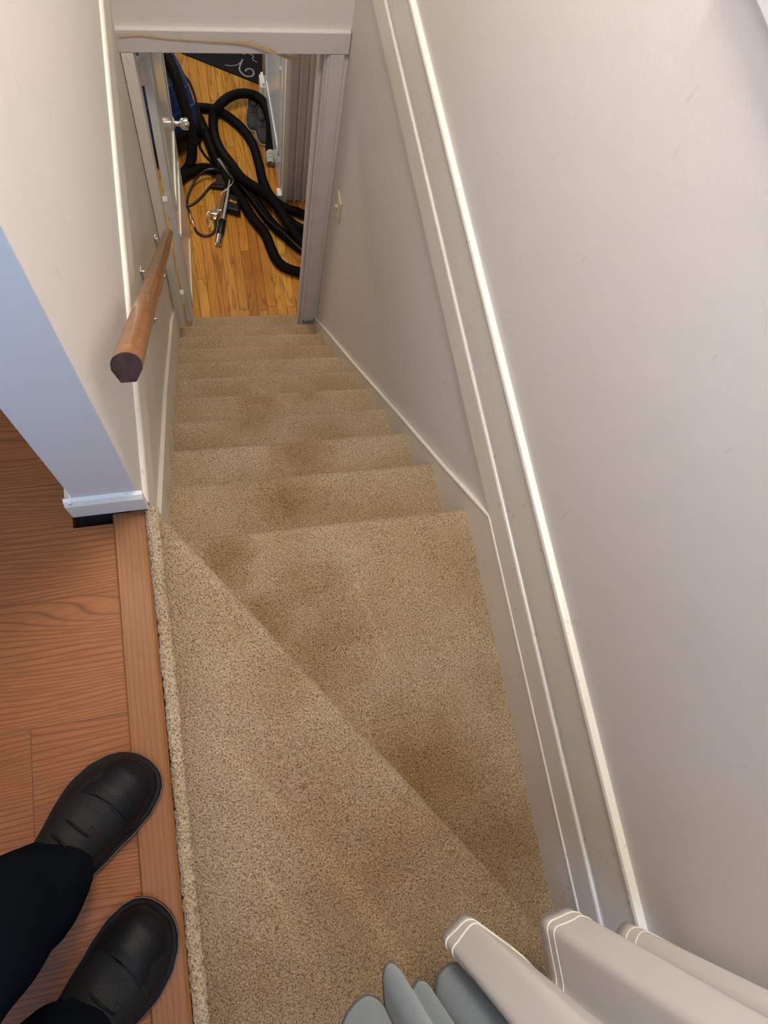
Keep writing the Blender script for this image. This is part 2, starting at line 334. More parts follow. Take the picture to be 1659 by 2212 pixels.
def spline(pts, step=0.01, closed=False):
    P = [Vector(p) for p in pts]; out = []; n = len(P)
    for i in range(n-1):
        a, b, c, d = P[max(i-1, 0)], P[i], P[i+1], P[min(i+2, n-1)]
        k = max(1, int((c-b).length/step))
        for j in range(k):
            t = j/k
            out.append(0.5*((2*b)+(c-a)*t+(2*a-5*b+4*c-d)*t*t+(3*b-a-3*c+d)*t**3))
    out.append(P[-1]); return out
def struct(name, mb, mat, parent=None, smooth=False):
    o = mb.build(name, mat, parent, smooth)
    if parent is None: o['kind'] = 'structure'
    return o
def sbox(name, x0, x1, y0, y1, z0, z1, mat, bev=0.0, parent=None):
    return struct(name, MB().box(x0, x1, y0, y1, z0, z1, bev), mat, parent)

# ------------------------------------------------------------------ the room shell
XR = 0.7184          # face of the skirting on the right
XW = 0.729           # right wall plane
YB = -1.35           # wall behind
RUN, R_ = 0.18468, 0.2
ZF = -2.6            # lower floor
YD = 1.47            # face of the wall round the lower door
# upper hall floor with the missing sliver under the wall end
fl = MB().box(-1.3, -0.096, YB, 2.2, -0.03, 0.0).box(-0.096, -0.032, YB, -0.277, -0.03, 0.0)
struct('floor', fl, LAM)
sbox('floor_base', -1.3, -0.0085, YB, 2.2, -0.22, -0.031, DARK)
s = MB().prism([(-0.032, -0.03), (-0.032, 0.003), (-0.029, 0.006), (0.018, 0.006), (0.0235, 0.002), (0.0235, -0.03)], 'y', YB, -0.262)
struct('trim_threshold', s, STRIP)
# left wall above the hall floor, its white end and base
sbox('wall_left', -0.078, 0.021, -0.253, YD+0.13, 0.0, 2.3, WALL, 0.002)
b_ = MB().prism([(-0.253, 0.014), (-0.262, 0.014), (-0.264, 0.018), (-0.264, 0.070), (-0.259, 0.080), (-0.253, 0.082)], 'x', -0.091, 0.028)
b_.prism([(-0.078, 0.014), (-0.089, 0.014), (-0.091, 0.070), (-0.083, 0.080), (-0.078, 0.082)], 'y', -0.262, YD)
struct('baseboard_left', b_, TRIM)
# left stairwell wall below the floor
sbox('wall_left_lower', -0.12, -0.008, -1.35, YD, ZF, -0.04, WALLD)
# moulding covering the floor edge on the left
p = [(0.018, -0.012), (0.024, -0.010), (0.028, -0.004), (0.0295, 0.006), (0.027, 0.014), (0.0225, 0.018), (0.018, 0.0185)]
struct('trim_left', MB().prism(p, 'y', -0.250, YD), TRIM, smooth=True)
sbox('trim_left_board', -0.008, 0.019, -0.245, YD, -0.19, 0.0, WALLD)
# right wall and the stepped mouldings covering the floor edge
sbox('wall_right', XW, XW+0.12, YB, YD+0.13, ZF, 2.3, WALL)
p = [(XW+.001, -0.262), (XW-0.006, -0.258), (XW-0.010, -0.252), (XW-0.010, -0.170), (XW-0.008, -0.165), (XW+0.001, -0.163)]
struct('trim_right_lower', MB().prism(p, 'y', YB, YD), TRIM)
p = [(XW+.001, -0.142), (XW-0.009, -0.140), (XW-0.010, -0.017), (XW-0.0135, -0.013), (XW-0.0145, -0.006), (XW-0.012, -0.001), (XW-0.006, 0.001), (XW+0.001, 0.0015)]
struct('trim_right_upper', MB().prism(p, 'y', YB, YD), TRIM, smooth=True)
p = [(XW+.001, 0.760), (XW-0.012, 0.760), (XW-0.018, 0.768), (XW-0.018, 0.80), (XW-0.026, 0.808), (XW-0.026, 0.825), (XW+.001, 0.83)]
struct('trim_right_ledge', MB().prism(p, 'y', YB, -0.0), GLOSS)
# back wall with a window above the winders
wx0, wx1, wz0, wz1 = -0.12, 0.52, 1.24, 2.02
hx0, hx1, hz0, hz1 = -1.14, -0.46, 0.93, 1.87
bw = MB().box(-1.3, hx0, YB-0.12, YB, -0.8, 2.3).box(hx1, wx0, YB-0.12, YB, -0.8, 2.3).box(hx0, hx1, YB-0.12, YB, -0.8, hz0).box(hx0, hx1, YB-0.12, YB, hz1, 2.3)
bw.box(wx1, XW, YB-0.12, YB, -0.8, 2.3).box(wx0, wx1, YB-0.12, YB, -0.8, wz0).box(wx0, wx1, YB-0.12, YB, wz1, 2.3)
struct('wall_back', bw, WALL)
wf = MB()
for a in ((wx0-0.05, wx0+0.02, wz0-0.05, wz1+0.05), (wx1-0.02, wx1+0.05, wz0-0.05, wz1+0.05), (wx0, wx1, wz0-0.05, wz0+0.02), (wx0, wx1, wz1-0.02, wz1+0.05)):
    wf.box(a[0], a[1], YB-0.005, YB+0.012, a[2], a[3])
win = struct('window_1', wf, GLOSS)
MB().box(wx0, wx1, YB-0.06, YB-0.055, wz0, wz1).build('glass', GLASS, win)
# hall side wall, far hall wall, ceiling
sbox('wall_hall', -1.42, -1.3, YB, 2.2, -0.2, 2.3, WALL)
w2 = MB()
for a in ((hx0-0.05, hx0+0.02, hz0-0.05, hz1+0.05), (hx1-0.02, hx1+0.05, hz0-0.05, hz1+0.05), (hx0, hx1, hz0-0.05, hz0+0.02), (hx0, hx1, hz1-0.02, hz1+0.05)):
    w2.box(a[0], a[1], YB-0.005, YB+0.012, a[2], a[3])
win2 = struct('window_2', w2, GLOSS)
MB().box(hx0, hx1, YB-0.06, YB-0.055, hz0, hz1).build('glass', GLASS, win2)
sbox('wall_hall_far', -1.42, -0.078, 2.2, 2.3, -0.2, 2.3, WALL)
sbox('ceiling', -1.42, XW+0.12, YB-0.12, 2.3, 2.3, 2.36, CEIL)
# wall above and around the lower door
ox0, ox1, oz = 0.046, 0.652, -0.600
hw = MB().box(-0.12, XW, YD, YD+0.13, oz, 2.3).box(-0.9, ox0-0.03, YD, YD+0.13, ZF, oz).box(ox1+0.01, XW+0.12, YD, YD+0.13, ZF, oz)
struct('wall_door', hw, WALL)
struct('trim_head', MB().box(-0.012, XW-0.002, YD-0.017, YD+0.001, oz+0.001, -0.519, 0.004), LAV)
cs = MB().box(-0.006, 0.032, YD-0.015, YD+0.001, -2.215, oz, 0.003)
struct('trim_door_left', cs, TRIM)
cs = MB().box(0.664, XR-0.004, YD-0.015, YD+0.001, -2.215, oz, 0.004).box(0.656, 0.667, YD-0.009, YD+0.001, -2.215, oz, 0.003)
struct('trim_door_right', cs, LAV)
# jamb lining on the right with its stop, and the strike holes
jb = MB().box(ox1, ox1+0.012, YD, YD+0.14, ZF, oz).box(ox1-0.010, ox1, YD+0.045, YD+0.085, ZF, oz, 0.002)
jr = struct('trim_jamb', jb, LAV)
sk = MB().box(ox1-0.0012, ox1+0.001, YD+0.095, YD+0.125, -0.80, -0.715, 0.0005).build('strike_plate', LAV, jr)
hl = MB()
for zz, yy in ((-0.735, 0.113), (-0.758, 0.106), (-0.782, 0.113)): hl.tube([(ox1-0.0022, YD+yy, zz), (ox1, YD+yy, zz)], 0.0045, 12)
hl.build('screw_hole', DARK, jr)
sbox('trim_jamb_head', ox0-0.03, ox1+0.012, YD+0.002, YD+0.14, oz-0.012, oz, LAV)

# ------------------------------------------------------------------ the lower room
sbox('floor_lower', -1.6, 2.0, 1.60, 5.0, ZF-0.05, ZF, OAK)
sbox('floor_lower_sill', -0.1, XW, YD, 1.60, ZF-0.05, ZF, OAK)
lw = MB().box(-1.7, -1.6, 1.6, 5.0, ZF, -0.2).box(2.0, 2.1, 1.6, 5.0, ZF, -0.2).box(-1.7, 2.1, 5.0, 5.1, ZF, -0.2)
lw.box(-1.7, -0.9, 1.5, 1.6, ZF, -0.2).box(XW+0.12, 2.1, 1.5, 1.6, ZF, -0.2)
struct('wall_lower_room', lw, WALL)
sbox('ceiling_lower', -1.7, 2.1, 1.6, 5.1, -0.2, -0.15, CEIL)
# lavender doorway frame on the right, facing the stairs
struct('wall_closet', MB().box(0.735, 2.0, 2.60, 2.68, ZF, -0.2), LAV)
fr = MB().box(0.700, 0.722, 2.555, 2.60, ZF, -0.3, 0.003).box(0.706, 0.733, 2.568, 2.60, ZF, -0.3, 0.004)
struct('trim_closet_left', fr, TRIM)
fr = MB().box(0.733, 0.775, 2.585, 2.605, ZF, -0.3, 0.003).box(0.775, 0.789, 2.565, 2.605, ZF, -0.3, 0.005).box(0.789, 0.825, 2.580, 2.605, ZF, -0.3, 0.003).box(0.825, 0.845, 2.56, 2.605, ZF, -0.3, 0.006).box(0.845, 1.1, 2.575, 2.605, ZF, -0.3, 0.003)
struct('trim_closet_right', fr, LAV)
# white closet door running away from us, with its panels and hinge
d2 = MB().box(0.695, 0.728, 2.61, 3.40, ZF+0.015, -0.55, 0.002)
for z0, z1 in ((-2.35, -1.75), (-1.6, -0.75)):
    d2.box(0.690, 0.697, 2.70, 2.725, z0, z1, 0.002).box(0.690, 0.697, 3.27, 3.295, z0, z1, 0.002).box(0.690, 0.697, 2.70, 3.295, z0, z0+0.02, 0.002)
door2 = struct('door_2', d2, GLOSS)
K2 = MB().rings([[Vector((0.695-t, 2.70+r*math.cos(2*PI*k/20), -1.60+r*math.sin(2*PI*k/20))) for k in range(20)] for t, r in ((0, 0.028), (0.006, 0.028), (0.010, 0.012), (0.030, 0.011), (0.040, 0.024), (0.055, 0.027), (0.066, 0.020), (0.068, 0.002))])
K2.build('door_knob', CHROME, door2, True)
MB().box(0.689, 0.696, 3.335, 3.36, -2.35, -2.20, 0.001).tube([(0.688, 3.348, -2.355), (0.688, 3.348, -2.195)], 0.006, 10).build('hinge', NICKEL, door2)
sbox('wall_corner', 0.700, 1.2, 3.42, 3.50, ZF, -0.2, WALL)
struct('baseboard_right', MB().box(0.676, 0.712, 3.405, 3.515, ZF, ZF+0.10, 0.003).box(0.684, 0.706, 3.41, 3.51, ZF+0.10, ZF+0.125, 0.006), TRIM)
sbox('baseboard_closet', 0.672, 0.700, 2.56, 2.62, ZF, ZF+0.075, TRIM, 0.004)

# the open door on the left: hinged at the far side of the jamb, swung into the room
A = Vector((0.068, 1.618)); B = Vector((0.108, 2.26))
ang = math.atan2(B.y-A.y, B.x-A.x)
def door_frame_matrix(): return Matrix.Translation((A.x, A.y, 0)) @ Matrix.Rotation(ang, 4, 'Z')
Ld = (B-A).length
dm = MB().box(0, Ld, 0.0, 0.029, ZF+0.02, oz-0.004, 0.002)
for z0, z1 in ((-2.40, -1.80), (-1.62, -0.80)):
    for xx in (0.09, Ld-0.11):
        dm.box(xx, xx+0.022, -0.006, 0.001, z0, z1, 0.003)
    dm.box(0.09, Ld-0.088, -0.006, 0.001, z0, z0+0.022, 0.003).box(0.09, Ld-0.088, -0.006, 0.001, z1-0.022, z1, 0.003)
dm.xf(door_frame_matrix())
door1 = struct('door_1', dm, GLOSS)
# hinge-side jamb: a flat board with a gap to the door where the hinges bridge
struct('trim_jamb_left', MB().box(0.012, 0.031, YD+0.001, YD+0.135, ZF, oz, 0.002), TRIM)
for z in (-0.80, -1.47, -2.15):
    MB().box(0.029, 0.050, YD+0.125, YD+0.152, z-0.048, z+0.048, 0.001).build('hinge', TRIM, door1)
kn = MB(); kz = -1.60; ku = Ld-0.065
def lathe_local(prof, n=20):
    m = MB(); R = []
    for t, r in prof: R.append([Vector((ku+r*math.cos(2*PI*k/n), -t, kz+r*math.sin(2*PI*k/n))) for k in range(n)])
    return m.rings(R)
K = lathe_local([(0, 0.030), (0.004, 0.031), (0.010, 0.022), (0.013, 0.012), (0.030, 0.011), (0.036, 0.017), (0.044, 0.0255), (0.062, 0.028), (0.072, 0.026), (0.074, 0.010), (0.078, 0.009), (0.079, 0.001)])
K.xf(door_frame_matrix()); K.build('door_knob', CHROME, door1, True)

# ------------------------------------------------------------------ the carpeted stairs
def fnoise(p):
    q = Vector((p.x*0.85+p.y*0.35, (p.y*0.95-p.x*0.3)*1.25, p.z))
    a = noise.noise(q*185.0); b = noise.noise(q*330.0+Vector((9, 3, 1))); c = noise.noise(p*24.0)
    return 0.0013*a-0.0085*max(0.0, a-0.16)+0.0010*b+0.0012*c
def carpet(name, parent, O, ux, uy, L, depth, res, z, drop=0.21, rad=0.024, clip=None, skew=None, amp=1.0):
    """A carpeted tread: nose along ux through O, tread running back along uy."""
    O = Vector((O[0], O[1], 0)); ux = Vector((ux[0], ux[1], 0)).normalized(); uy = Vector((uy[0], uy[1], 0)).normalized()
    prof = []; n = int(depth/res)
    for i in range(n+1): prof.append((rad+(depth-rad)*(1-i/n), 0.0, 0.0, 1.0))
    na = max(5, int(rad*2.0/res))
    for i in range(1, na+1):
        a = (PI*0.62)*i/na; prof.append((rad-rad*math.sin(a), -rad+rad*math.cos(a), -math.sin(a), math.cos(a)))
    v0, z0 = prof[-1][0], prof[-1][1]; nr = int(0.06/res)
    for i in range(1, nr+1): prof.append((v0+0.010*i/nr, z0-0.05*i/nr, -1.0, 0.0))
    prof.append((v0+0.010, -drop, -1.0, 0.0))
    nu = int(L/res); V = []; idx = {}; F = []
    nV = len(prof)
    for i in range(nu+1):
        u = L*i/nu
        for j, (v, dz, nv, nz) in enumerate(prof):
            P = O+ux*u+uy*v; P.z = z+dz
            if skew: P.y += skew(u)*1.0
            nn = uy*nv; nn.z = nz
            V.append(P+nn*(fnoise(P)*amp))
    for i in range(nu):
        for j in range(nV-1):
            a = i*nV+j
            if clip:
                q = V[a]
                if not clip(q): continue
            F.append((a, a+nV, a+nV+1, a+1))
    o = link(name, V, F, CARPET, parent, True)
    return o
stair = tag(empty('staircase', (0.36, 0.0, -0.4)), 'narrow staircase covered in beige cut-pile carpet, with two wedge-shaped top steps', 'staircase')
def stair_child(o):
    o.matrix_parent_inverse = Matrix.Translation(stair.location).inverted(); return o
# hall edge: rolled carpet nosing beside the oak strip
def edge_carpet():
    V = []; F = []; prof = []
    r = 0.011
    for i in range(4): prof.append((0.0245, -0.012+0.004*i, -1, 0.2))
    for i in range(0, 15):
        a = -PI*0.5+PI*1.0*i/14; prof.append((0.0355+0.0115*math.sin(a), 0.002+0.0105*math.cos(a), math.sin(a), math.cos(a)))
    for i in range(1, 8): prof.append((0.047-0.012*i/7, 0.002-0.030*i/7, 1, 0))
    prof.append((0.024, -0.21, 1, 0))
    L = abs(YB)-0.262; nu = int(L/0.0026); nV = len(prof)
    for i in range(nu+1):
        y = -0.258-L*i/nu*0.999
        for (x, z, nx, nz) in prof:
            P = Vector((x-0.004*max(0, (y+0.55)/0.3), y, z)); V.append(P+Vector((nx, 0, nz))*(fnoise(P)*1.25+0.0016*noise.noise(Vector((0, y*85, 0)))))
    for i in range(nu):
        for j in range(nV-1): a = i*nV+j; F.append((a, a+nV, a+nV+1, a+1))
    return link('carpet_edge', V, F, CARPET, stair, True)
stair_child(edge_carpet())
# upper winder: nose runs diagonally
p0 = Vector((0.000, -0.166)); p1 = Vector((0.729, -1.235)); dd = (p1-p0).normalized(); nrm = Vector((-0.826, -0.563)); nrm = Vector((dd.y, -dd.x)); nrm = nrm if nrm.x < 0 else -nrm
stair_child(carpet('stair_step', stair, p0, dd, nrm, (p1-p0).length+0.12, 0.86, 0.0020, -0.2, clip=lambda q: 0.018 < q.x < XW and YB < q.y < -0.195, amp=1.25))
# lower winder
sk11 = lambda u: -0.011*(u/XR)
stair_child(carpet('stair_step', stair, (-0.004, -0.203), (1, 0), (0, -1), XR+0.004, 1.15, 0.0020, -0.4, skew=sk11,
    clip=lambda q: (q.x-p0.x)*dd.y-(q.y-p0.y)*dd.x < 0.09, amp=1.25))
for k in range(10, 0, -1):
    Y = (10-k)*RUN; z = -0.6-(10-k)*R_; e = -0.0136+0.00348*(k-10)
    x0, L = (-0.004, XR+0.004)
    if k == 1: x0, L, Y, e = 0.030, 0.625, 1.655, -0.025
    dep = RUN+0.03
    res = 0.0028 if k > 7 else 0.0034 if k > 4 else 0.0042
    stair_child(carpet('stair_step', stair, (x0, Y), (1, 0), (0, -1), L, dep, res, z, skew=(lambda u, e=e, L=L: e*u/L), amp=1.25))
# solid core under the treads
core = MB()
core.box(0.0, XR, YB, -0.24, ZF, -0.62).box(0.026, XR, YB+0.01, -1.23, -0.62, -0.225).box(0.0, XR, YB, -0.24, -0.62, -0.425)
for k in range(10, 0, -1):
    Y = (10-k)*RUN; z = -0.6-(10-k)*R_
    core.box(0.012 if k == 1 else 0.0, 0.645 if k == 1 else XR, Y-RUN-0.05, Y-0.045, ZF, z-0.022)
stair_child(core.build('stair_core', DARK, stair))
# skirting boards that follow the flight
def skirt(name, x0, x1, pts, low):
    poly = [(y, z) for y, z in pts]+[(y, z) for y, z in low]
    return struct(name, MB().prism(poly, 'x', x0, x1), SKIRT)
nz = lambda y: -0.6-y/RUN*R_
up = [(YD-0.001, -2.20), (1.30, nz(1.30)-0.004), (0.735, -1.397), (0.288, -0.897), (-0.069, -0.503), (-0.284, -0.252), (YB+0.001, -0.252)]
skirt('baseboard_right_stair', XR, XW+0.002, up, [(YB+0.001, -0.60), (-0.25, -0.60), (YD-0.001, ZF)])
# rounded bead capping that board
bead = spline([(0, y, z) for y, z in up[:5]], 0.03)+[Vector((0, -0.284, -0.256)), Vector((0, YB+0.01, -0.256))]
struct('trim_right_bead', MB().tube([(XR+0.0035, q.y, q.z) for q in bead], 0.0055, 8), TRIM, smooth=True)
lup = [(YD-0.02, -2.00), (1.158, -1.66), (0.435, -0.935), (-0.10, -0.452), (-0.25, -0.31)]
skirt('baseboard_left_stair', -0.010, 0.003, lup, [(-0.25, -0.62), (YD-0.02, ZF+0.1)])

# ------------------------------------------------------------------ handrail
rt = Vector((0.062, -0.203, 0.388)); rb = Vector((0.048, 1.265, -1.215))
hr = tag(empty('handrail', (0.06, 0.4, -0.2)), 'varnished brown wooden handrail with a dark sawn end, fixed to the left stairwell wall', 'handrail')
axis = (rb-rt).normalized(); side = Vector((1, 0, 0)); upv = side.cross(axis); upv = upv if upv.z > 0 else -upv
sec = []
for i in range(15):
    a = PI*i/14; sec.append((0.0235*math.cos(a), 0.0035+0.0185*math.sin(a)))
sec += [(-0.0235, -0.004), (-0.0125, -0.0245), (0.0105, -0.0245), (0.0225, -0.006)]
def rail_ring(t, sc=1.0):
    sc *= 0.80
    c = rt+axis*t; return [c+side*(a*sc)+upv*(b*sc) for a, b in sec]
Lr = (rb-rt).length
o = MB().rings([rail_ring(0.002, 0.985), rail_ring(0.004)]+[rail_ring(Lr*i/40) for i in range(1, 41)]).build('rail', RAIL, hr, True)
o.matrix_parent_inverse = Matrix.Translation(hr.location).inverted()
o = MB().rings([rail_ring(-0.0015, 0.95), rail_ring(0.0, 0.99), rail_ring(0.0035, 0.985)]).build('end_cap', ENDW, hr); o['label'] = 'dark sawn end grain'
o.matrix_parent_inverse = Matrix.Translation(hr.location).inverted()
for t in (0.56, 0.96):
    c = rt+(rb-rt)*t; c.y = 0.636 if t < 0.8 else 1.262; c.z = -0.70 if t < 0.8 else -1.36; m = MB()
    m.box(-0.009, -0.002, c.y-0.010, c.y+0.010, c.z-0.135, c.z+0.135, 0.002)
    ry = c.y-0.02 if t < 0.8 else 1.225; rz = rt.z+(rb.z-rt.z)*(ry-rt.y)/(rb.y-rt.y)-0.018
    m.tube(spline([(-0.004, c.y, c.z), (0.022, c.y, c.z-0.004), (c.x-0.008, (c.y+ry)/2, c.z*0.5+rz*0.5), (c.x, ry, rz)], 0.006), 0.0055, 10)
    m.tube([(-0.004, c.y, c.z-0.12), (0.004, c.y, c.z-0.12)], 0.007, 10).tube([(-0.004, c.y, c.z+0.12), (0.004, c.y, c.z+0.12)], 0.006, 10)
    o = m.build('bracket', NICKEL, hr, True); o.matrix_parent_inverse = Matrix.Translation(hr.location).inverted(); o['label'] = 'nickel wall bracket'

# ------------------------------------------------------------------ light switch on the right wall
sw = tag(empty('light_switch', (XW, 1.320, -1.166)), 'almond toggle light switch plate on the right stairwell wall near the lower door', 'light switch')
MB().box(-0.006, 0.0, -0.036, 0.036, -0.058, 0.058, 0.003).build('plate', PLATE, sw)
MB().box(-0.0072, -0.005, -0.006, 0.006, -0.013, 0.013).build('toggle_slot', PLATE, sw)
MB().prism([(-0.006, -0.004), (-0.019, 0.006), (-0.019, 0.011), (-0.006, 0.006)], 'y', -0.004, 0.004).build('toggle', PLATE, sw)
for zz in (-0.030, 0.030): MB().tube([(-0.0072, 0, zz), (-0.005, 0, zz)], 0.003, 10).build('screw', NICKEL, sw)

# ------------------------------------------------------------------ loose strip of tape across the door head
tp = spline([(-0.004, YD-0.020, -0.541), (0.06, YD-0.021, -0.533), (0.13, YD-0.021, -0.541), (0.25, YD-0.022, -0.548), (0.382, YD-0.024, -0.552), (0.47, YD-0.020, -0.585), (0.55, YD+0.03, -0.655), (0.6505, YD+0.108, -0.748)], 0.01)
V = []; F = []; n = len(tp)
for i, q in enumerate(tp):
    t = i/(n-1); hw_ = 0.0026+0.0056*math.exp(-((t-0.68)/0.2)**2)
    V += [q+Vector((0, 0.0, hw_)), q+Vector((0, -0.0010, hw_)), q+Vector((0, -0.0014, -hw_)), q+Vector((0, 0.0, -hw_))]
for i in range(n-1):
    for k in range(4): F.append((i*4+k, i*4+(k+1) % 4, i*4+4+(k+1) % 4, i*4+4+k))
F += [(0, 3, 2, 1), ((n-1)*4, (n-1)*4+1, (n-1)*4+2, (n-1)*4+3)]
tag(link('tape_strip', V, F, TAPE), 'loose tan strip of tape sagging across the top of the lower doorway', 'tape')

# ------------------------------------------------------------------ doormat
mt = tag(empty('doormat', (0.68, 3.535, ZF)), 'black doormat with a grey swirl print at the far end of the wood floor', 'doormat')
e1 = Vector((-0.877, 0.481)); e2 = Vector((0.481, 0.877))
rm_ = [Vector((0, 0)), e1*0.95, e1*0.95+e2*0.6, e2*0.6]
MB().prism([(q.x, q.y) for q in rm_], 'z', 0.0, 0.010).build('mat', RUG, mt)
sw_ = MB()
def fl_(pts, r): sw_.tube([(x-0.68, y-3.535, 0.0102) for x, y in [(q.x, q.y) for q in spline([(a, b, 0) for a, b in pts], 0.006)]], r, 6)
fl_([(0.594, 3.745), (0.580, 3.712), (0.566, 3.675), (0.565, 3.645), (0.582, 3.615), (0.605, 3.598), (0.640, 3.600), (0.656, 3.628), (0.648, 3.657), (0.625, 3.664), (0.605, 3.652), (0.604, 3.640)], 0.0055)
fl_([(0.47, 3.695), (0.514, 3.690), (0.556, 3.70), (0.60, 3.745)], 0.0032)
fl_([(0.60, 3.79), (0.64, 3.80), (0.672, 3.775), (0.662, 3.75), (0.69, 3.72)], 0.0032)
sw_.v = [Vector((v.x, v.y, 0.0102+(v.z-0.0102)*0.12)) for v in sw_.v]
sw_.build('swirl_print', SWIRL, mt)['label'] = 'grey swirl print'

# ------------------------------------------------------------------ carpet extractor
mc = tag(empty('carpet_extractor', (0.010, 3.09, ZF), math.radians(35)), 'tall blue and black carpet extractor standing behind the open door', 'carpet cleaning machine')
def rrect(cx, cy, hx, hy, r, z, n=6):
    out = []
    for sx, sy, a0 in ((1, 1, 0), (-1, 1, PI/2), (-1, -1, PI), (1, -1, 1.5*PI)):
        for i in range(n):
            a = a0+PI/2*i/(n-1); out.append(Vector((cx+sx*(hx-r)+r*math.cos(a), cy+sy*(hy-r)+r*math.sin(a), z)))
    return out
MB().rings([rrect(0, 0, 0.19, 0.17, 0.04, 0.03), rrect(0, 0, 0.20, 0.18, 0.05, 0.05), rrect(0, 0, 0.20, 0.18, 0.05, 0.13), rrect(0, 0.005, 0.192, 0.168, 0.05, 0.16)]).build('base', BLACKP, mc, True)
MB().rings([rrect(0, 0.01, 0.190, 0.166, 0.05, 0.155), rrect(0, 0.01, 0.19, 0.165, 0.05, 0.26), rrect(-0.008, 0.02, 0.172, 0.155, 0.05, 0.45), rrect(-0.025, 0.03, 0.145, 0.145, 0.05, 0.60), rrect(-0.045, 0.045, 0.115, 0.12, 0.05, 0.72), rrect(-0.06, 0.06, 0.09, 0.09, 0.05, 0.80), rrect(-0.06, 0.06, 0.06, 0.06, 0.03, 0.83)]).build('tank', BLUEP, mc, True)
MB().box(-0.16, 0.14, -0.146, -0.125, 0.425, 0.435, 0.003).build('moulded_rib', BLUEP, mc)
MB().box(-0.15, 0.11, -0.130, -0.110, 0.575, 0.583, 0.003).build('moulded_rib', BLUEP, mc)
MB().box(-0.165, 0.16, -0.166, -0.148, 0.30, 0.31, 0.003).build('moulded_rib', BLUEP, mc)
hd = MB().tube(spline([(-0.12, 0.12, 0.80), (-0.12, 0.16, 0.98), (0, 0.17, 1.02), (0.12, 0.16, 0.98), (0.12, 0.12, 0.80)], 0.02), 0.013, 10).build('handle', BLACKP, mc, True)
for sx in (-1, 1):
    for yy, r in ((0.12, 0.10), (-0.12, 0.045)):
        MB().tube([(sx*0.185, yy, r), (sx*0.222, yy, r)], r, 24).build('wheel', BLACKR, mc, True)
# lettering on the blue front: the three letters the photograph shows
tx = MB()
def stroke(a, b, wd=0.006):
    a = Vector(a); b = Vector(b); d = (b-a).normalized(); q = Vector((-d.y, d.x))*wd/2
    pts = [a+q, b+q, b-q, a-q]; tx.prism([(p_.x, p_.y) for p_ in pts], 'y', -0.003, 0.0)
def letter(ch, x, h=0.05, w_=0.026):
    if ch == 'N': stroke((x, 0), (x, h)); stroke((x, h), (x+w_, 0)); stroke((x+w_, 0), (x+w_, h))
    if ch == 'I': stroke((x, 0), (x, h))
    if ch == 'P': stroke((x, 0), (x, h)); stroke((x, h-.002), (x+w_*.8, h-.002)); stroke((x+w_*.8, h), (x+w_*.8, h*.45)); stroke((x, h*.47), (x+w_*.8, h*.47))
letter('N', 0.0); letter('I', 0.042); letter('P', 0.060)
tx.xf(Matrix.Translation((-0.010, -0.1365, 0.485)) @ Matrix.Rotation(math.radians(-8), 4, 'X'))
tx.build('lettering', LETTER, mc)['label'] = 'pale blue letters NIP'

# ------------------------------------------------------------------ hoses
def hose_path(pts, zs, step=0.012):
    if not isinstance(zs, (list, tuple)): zs = [zs]*len(pts)
    return spline([(x, y, z) for (x, y), z in zip(pts, zs)], step)
def hose(pts, zs, r, name, mat, parent, rib=True, n=14):
    P = hose_path(pts, zs, 0.0045 if rib else 0.012)
    rr = [r*(1.0+(0.055 if i % 2 else -0.045)) for i in range(len(P))] if rib else r
    return MB().tube(P, rr, n).build(name, mat, parent, True)
z1 = ZF+0.031
vh = tag(empty('vacuum_hose', (0, 0, 0)), 'thick black corrugated vacuum hose coiled on the wood floor, with a grey cuff end', 'hose')
Ap = [(0.672, 2.93), (0.690, 3.02), (0.700, 3.10), (0.697, 3.195), (0.670, 3.285), (0.617, 3.338), (0.538, 3.350), (0.46, 3.325), (0.394, 3.270), (0.348, 3.225), (0.335, 3.093), (0.357, 2.944), (0.411, 2.797), (0.47, 2.68), (0.589, 2.575), (0.662, 2.466), (0.716, 2.324), (0.809, 2.164), (0.95, 2.10)]
Az = [z1, z1+.035, z1+.07, z1+.07, z1+.07, z1+.07, z1+.07, z1+.065, z1+.060, z1+.03, z1+.01, z1+.03, z1+.06, z1+.06, z1+.055, z1+.055, z1+.055, z1+.03, z1]
hose(Ap, Az, 0.0295, 'tube', BLACKR, vh)
cf = MB(); a = Vector((0.677, 2.935, z1)); b = Vector((0.664, 2.845, z1)); d = (b-a)
cf.tube([a, a+d*0.02, a+d*0.35, a+d*0.36, a+d*0.62, a+d*0.63, a+d*1.0, a+d*1.0, a+d*0.7], [0.031, 0.033, 0.033, 0.030, 0.029, 0.026, 0.025, 0.021, 0.020], 20)
cf.build('hose_cuff', GREYP, vh, True)['label'] = 'grey plastic cuff'
ch = tag(empty('coiled_hose', (0, 0, 0)), 'black hose curving from behind the blue machine to the right of the doorway', 'hose')
hose([(0.10, 3.33), (0.218, 3.313), (0.335, 3.301), (0.419, 3.254), (0.511, 3.147), (0.57, 3.014), (0.59, 2.865), (0.601, 2.718), (0.635, 2.591), (0.704, 2.505), (0.782, 2.470), (0.90, 2.40), (1.02, 2.3)], z1, 0.0285, 'tube', BLACKR, ch)
sh = tag(empty('suction_hose', (0, 0, 0)), 'black hose crossing the wood floor and looping closest to the bottom step', 'hose')
hose([(0.20, 3.34), (0.24, 3.26), (0.283, 3.094), (0.322, 2.908), (0.376, 2.744), (0.444, 2.581), (0.499, 2.438), (0.562, 2.314), (0.588, 2.193), (0.618, 2.10), (0.680, 2.045), (0.787, 2.013), (0.90, 2.03), (1.0, 2.1)],
     [z1, z1, z1, z1, z1, z1, z1, z1, z1, z1, z1, z1, z1, z1], 0.0300, 'tube', BLACKR, sh)
mh = tag(empty('short_hose', (0, 0, 0)), 'black hose lying between the blue machine and the coiled hoses', 'hose')
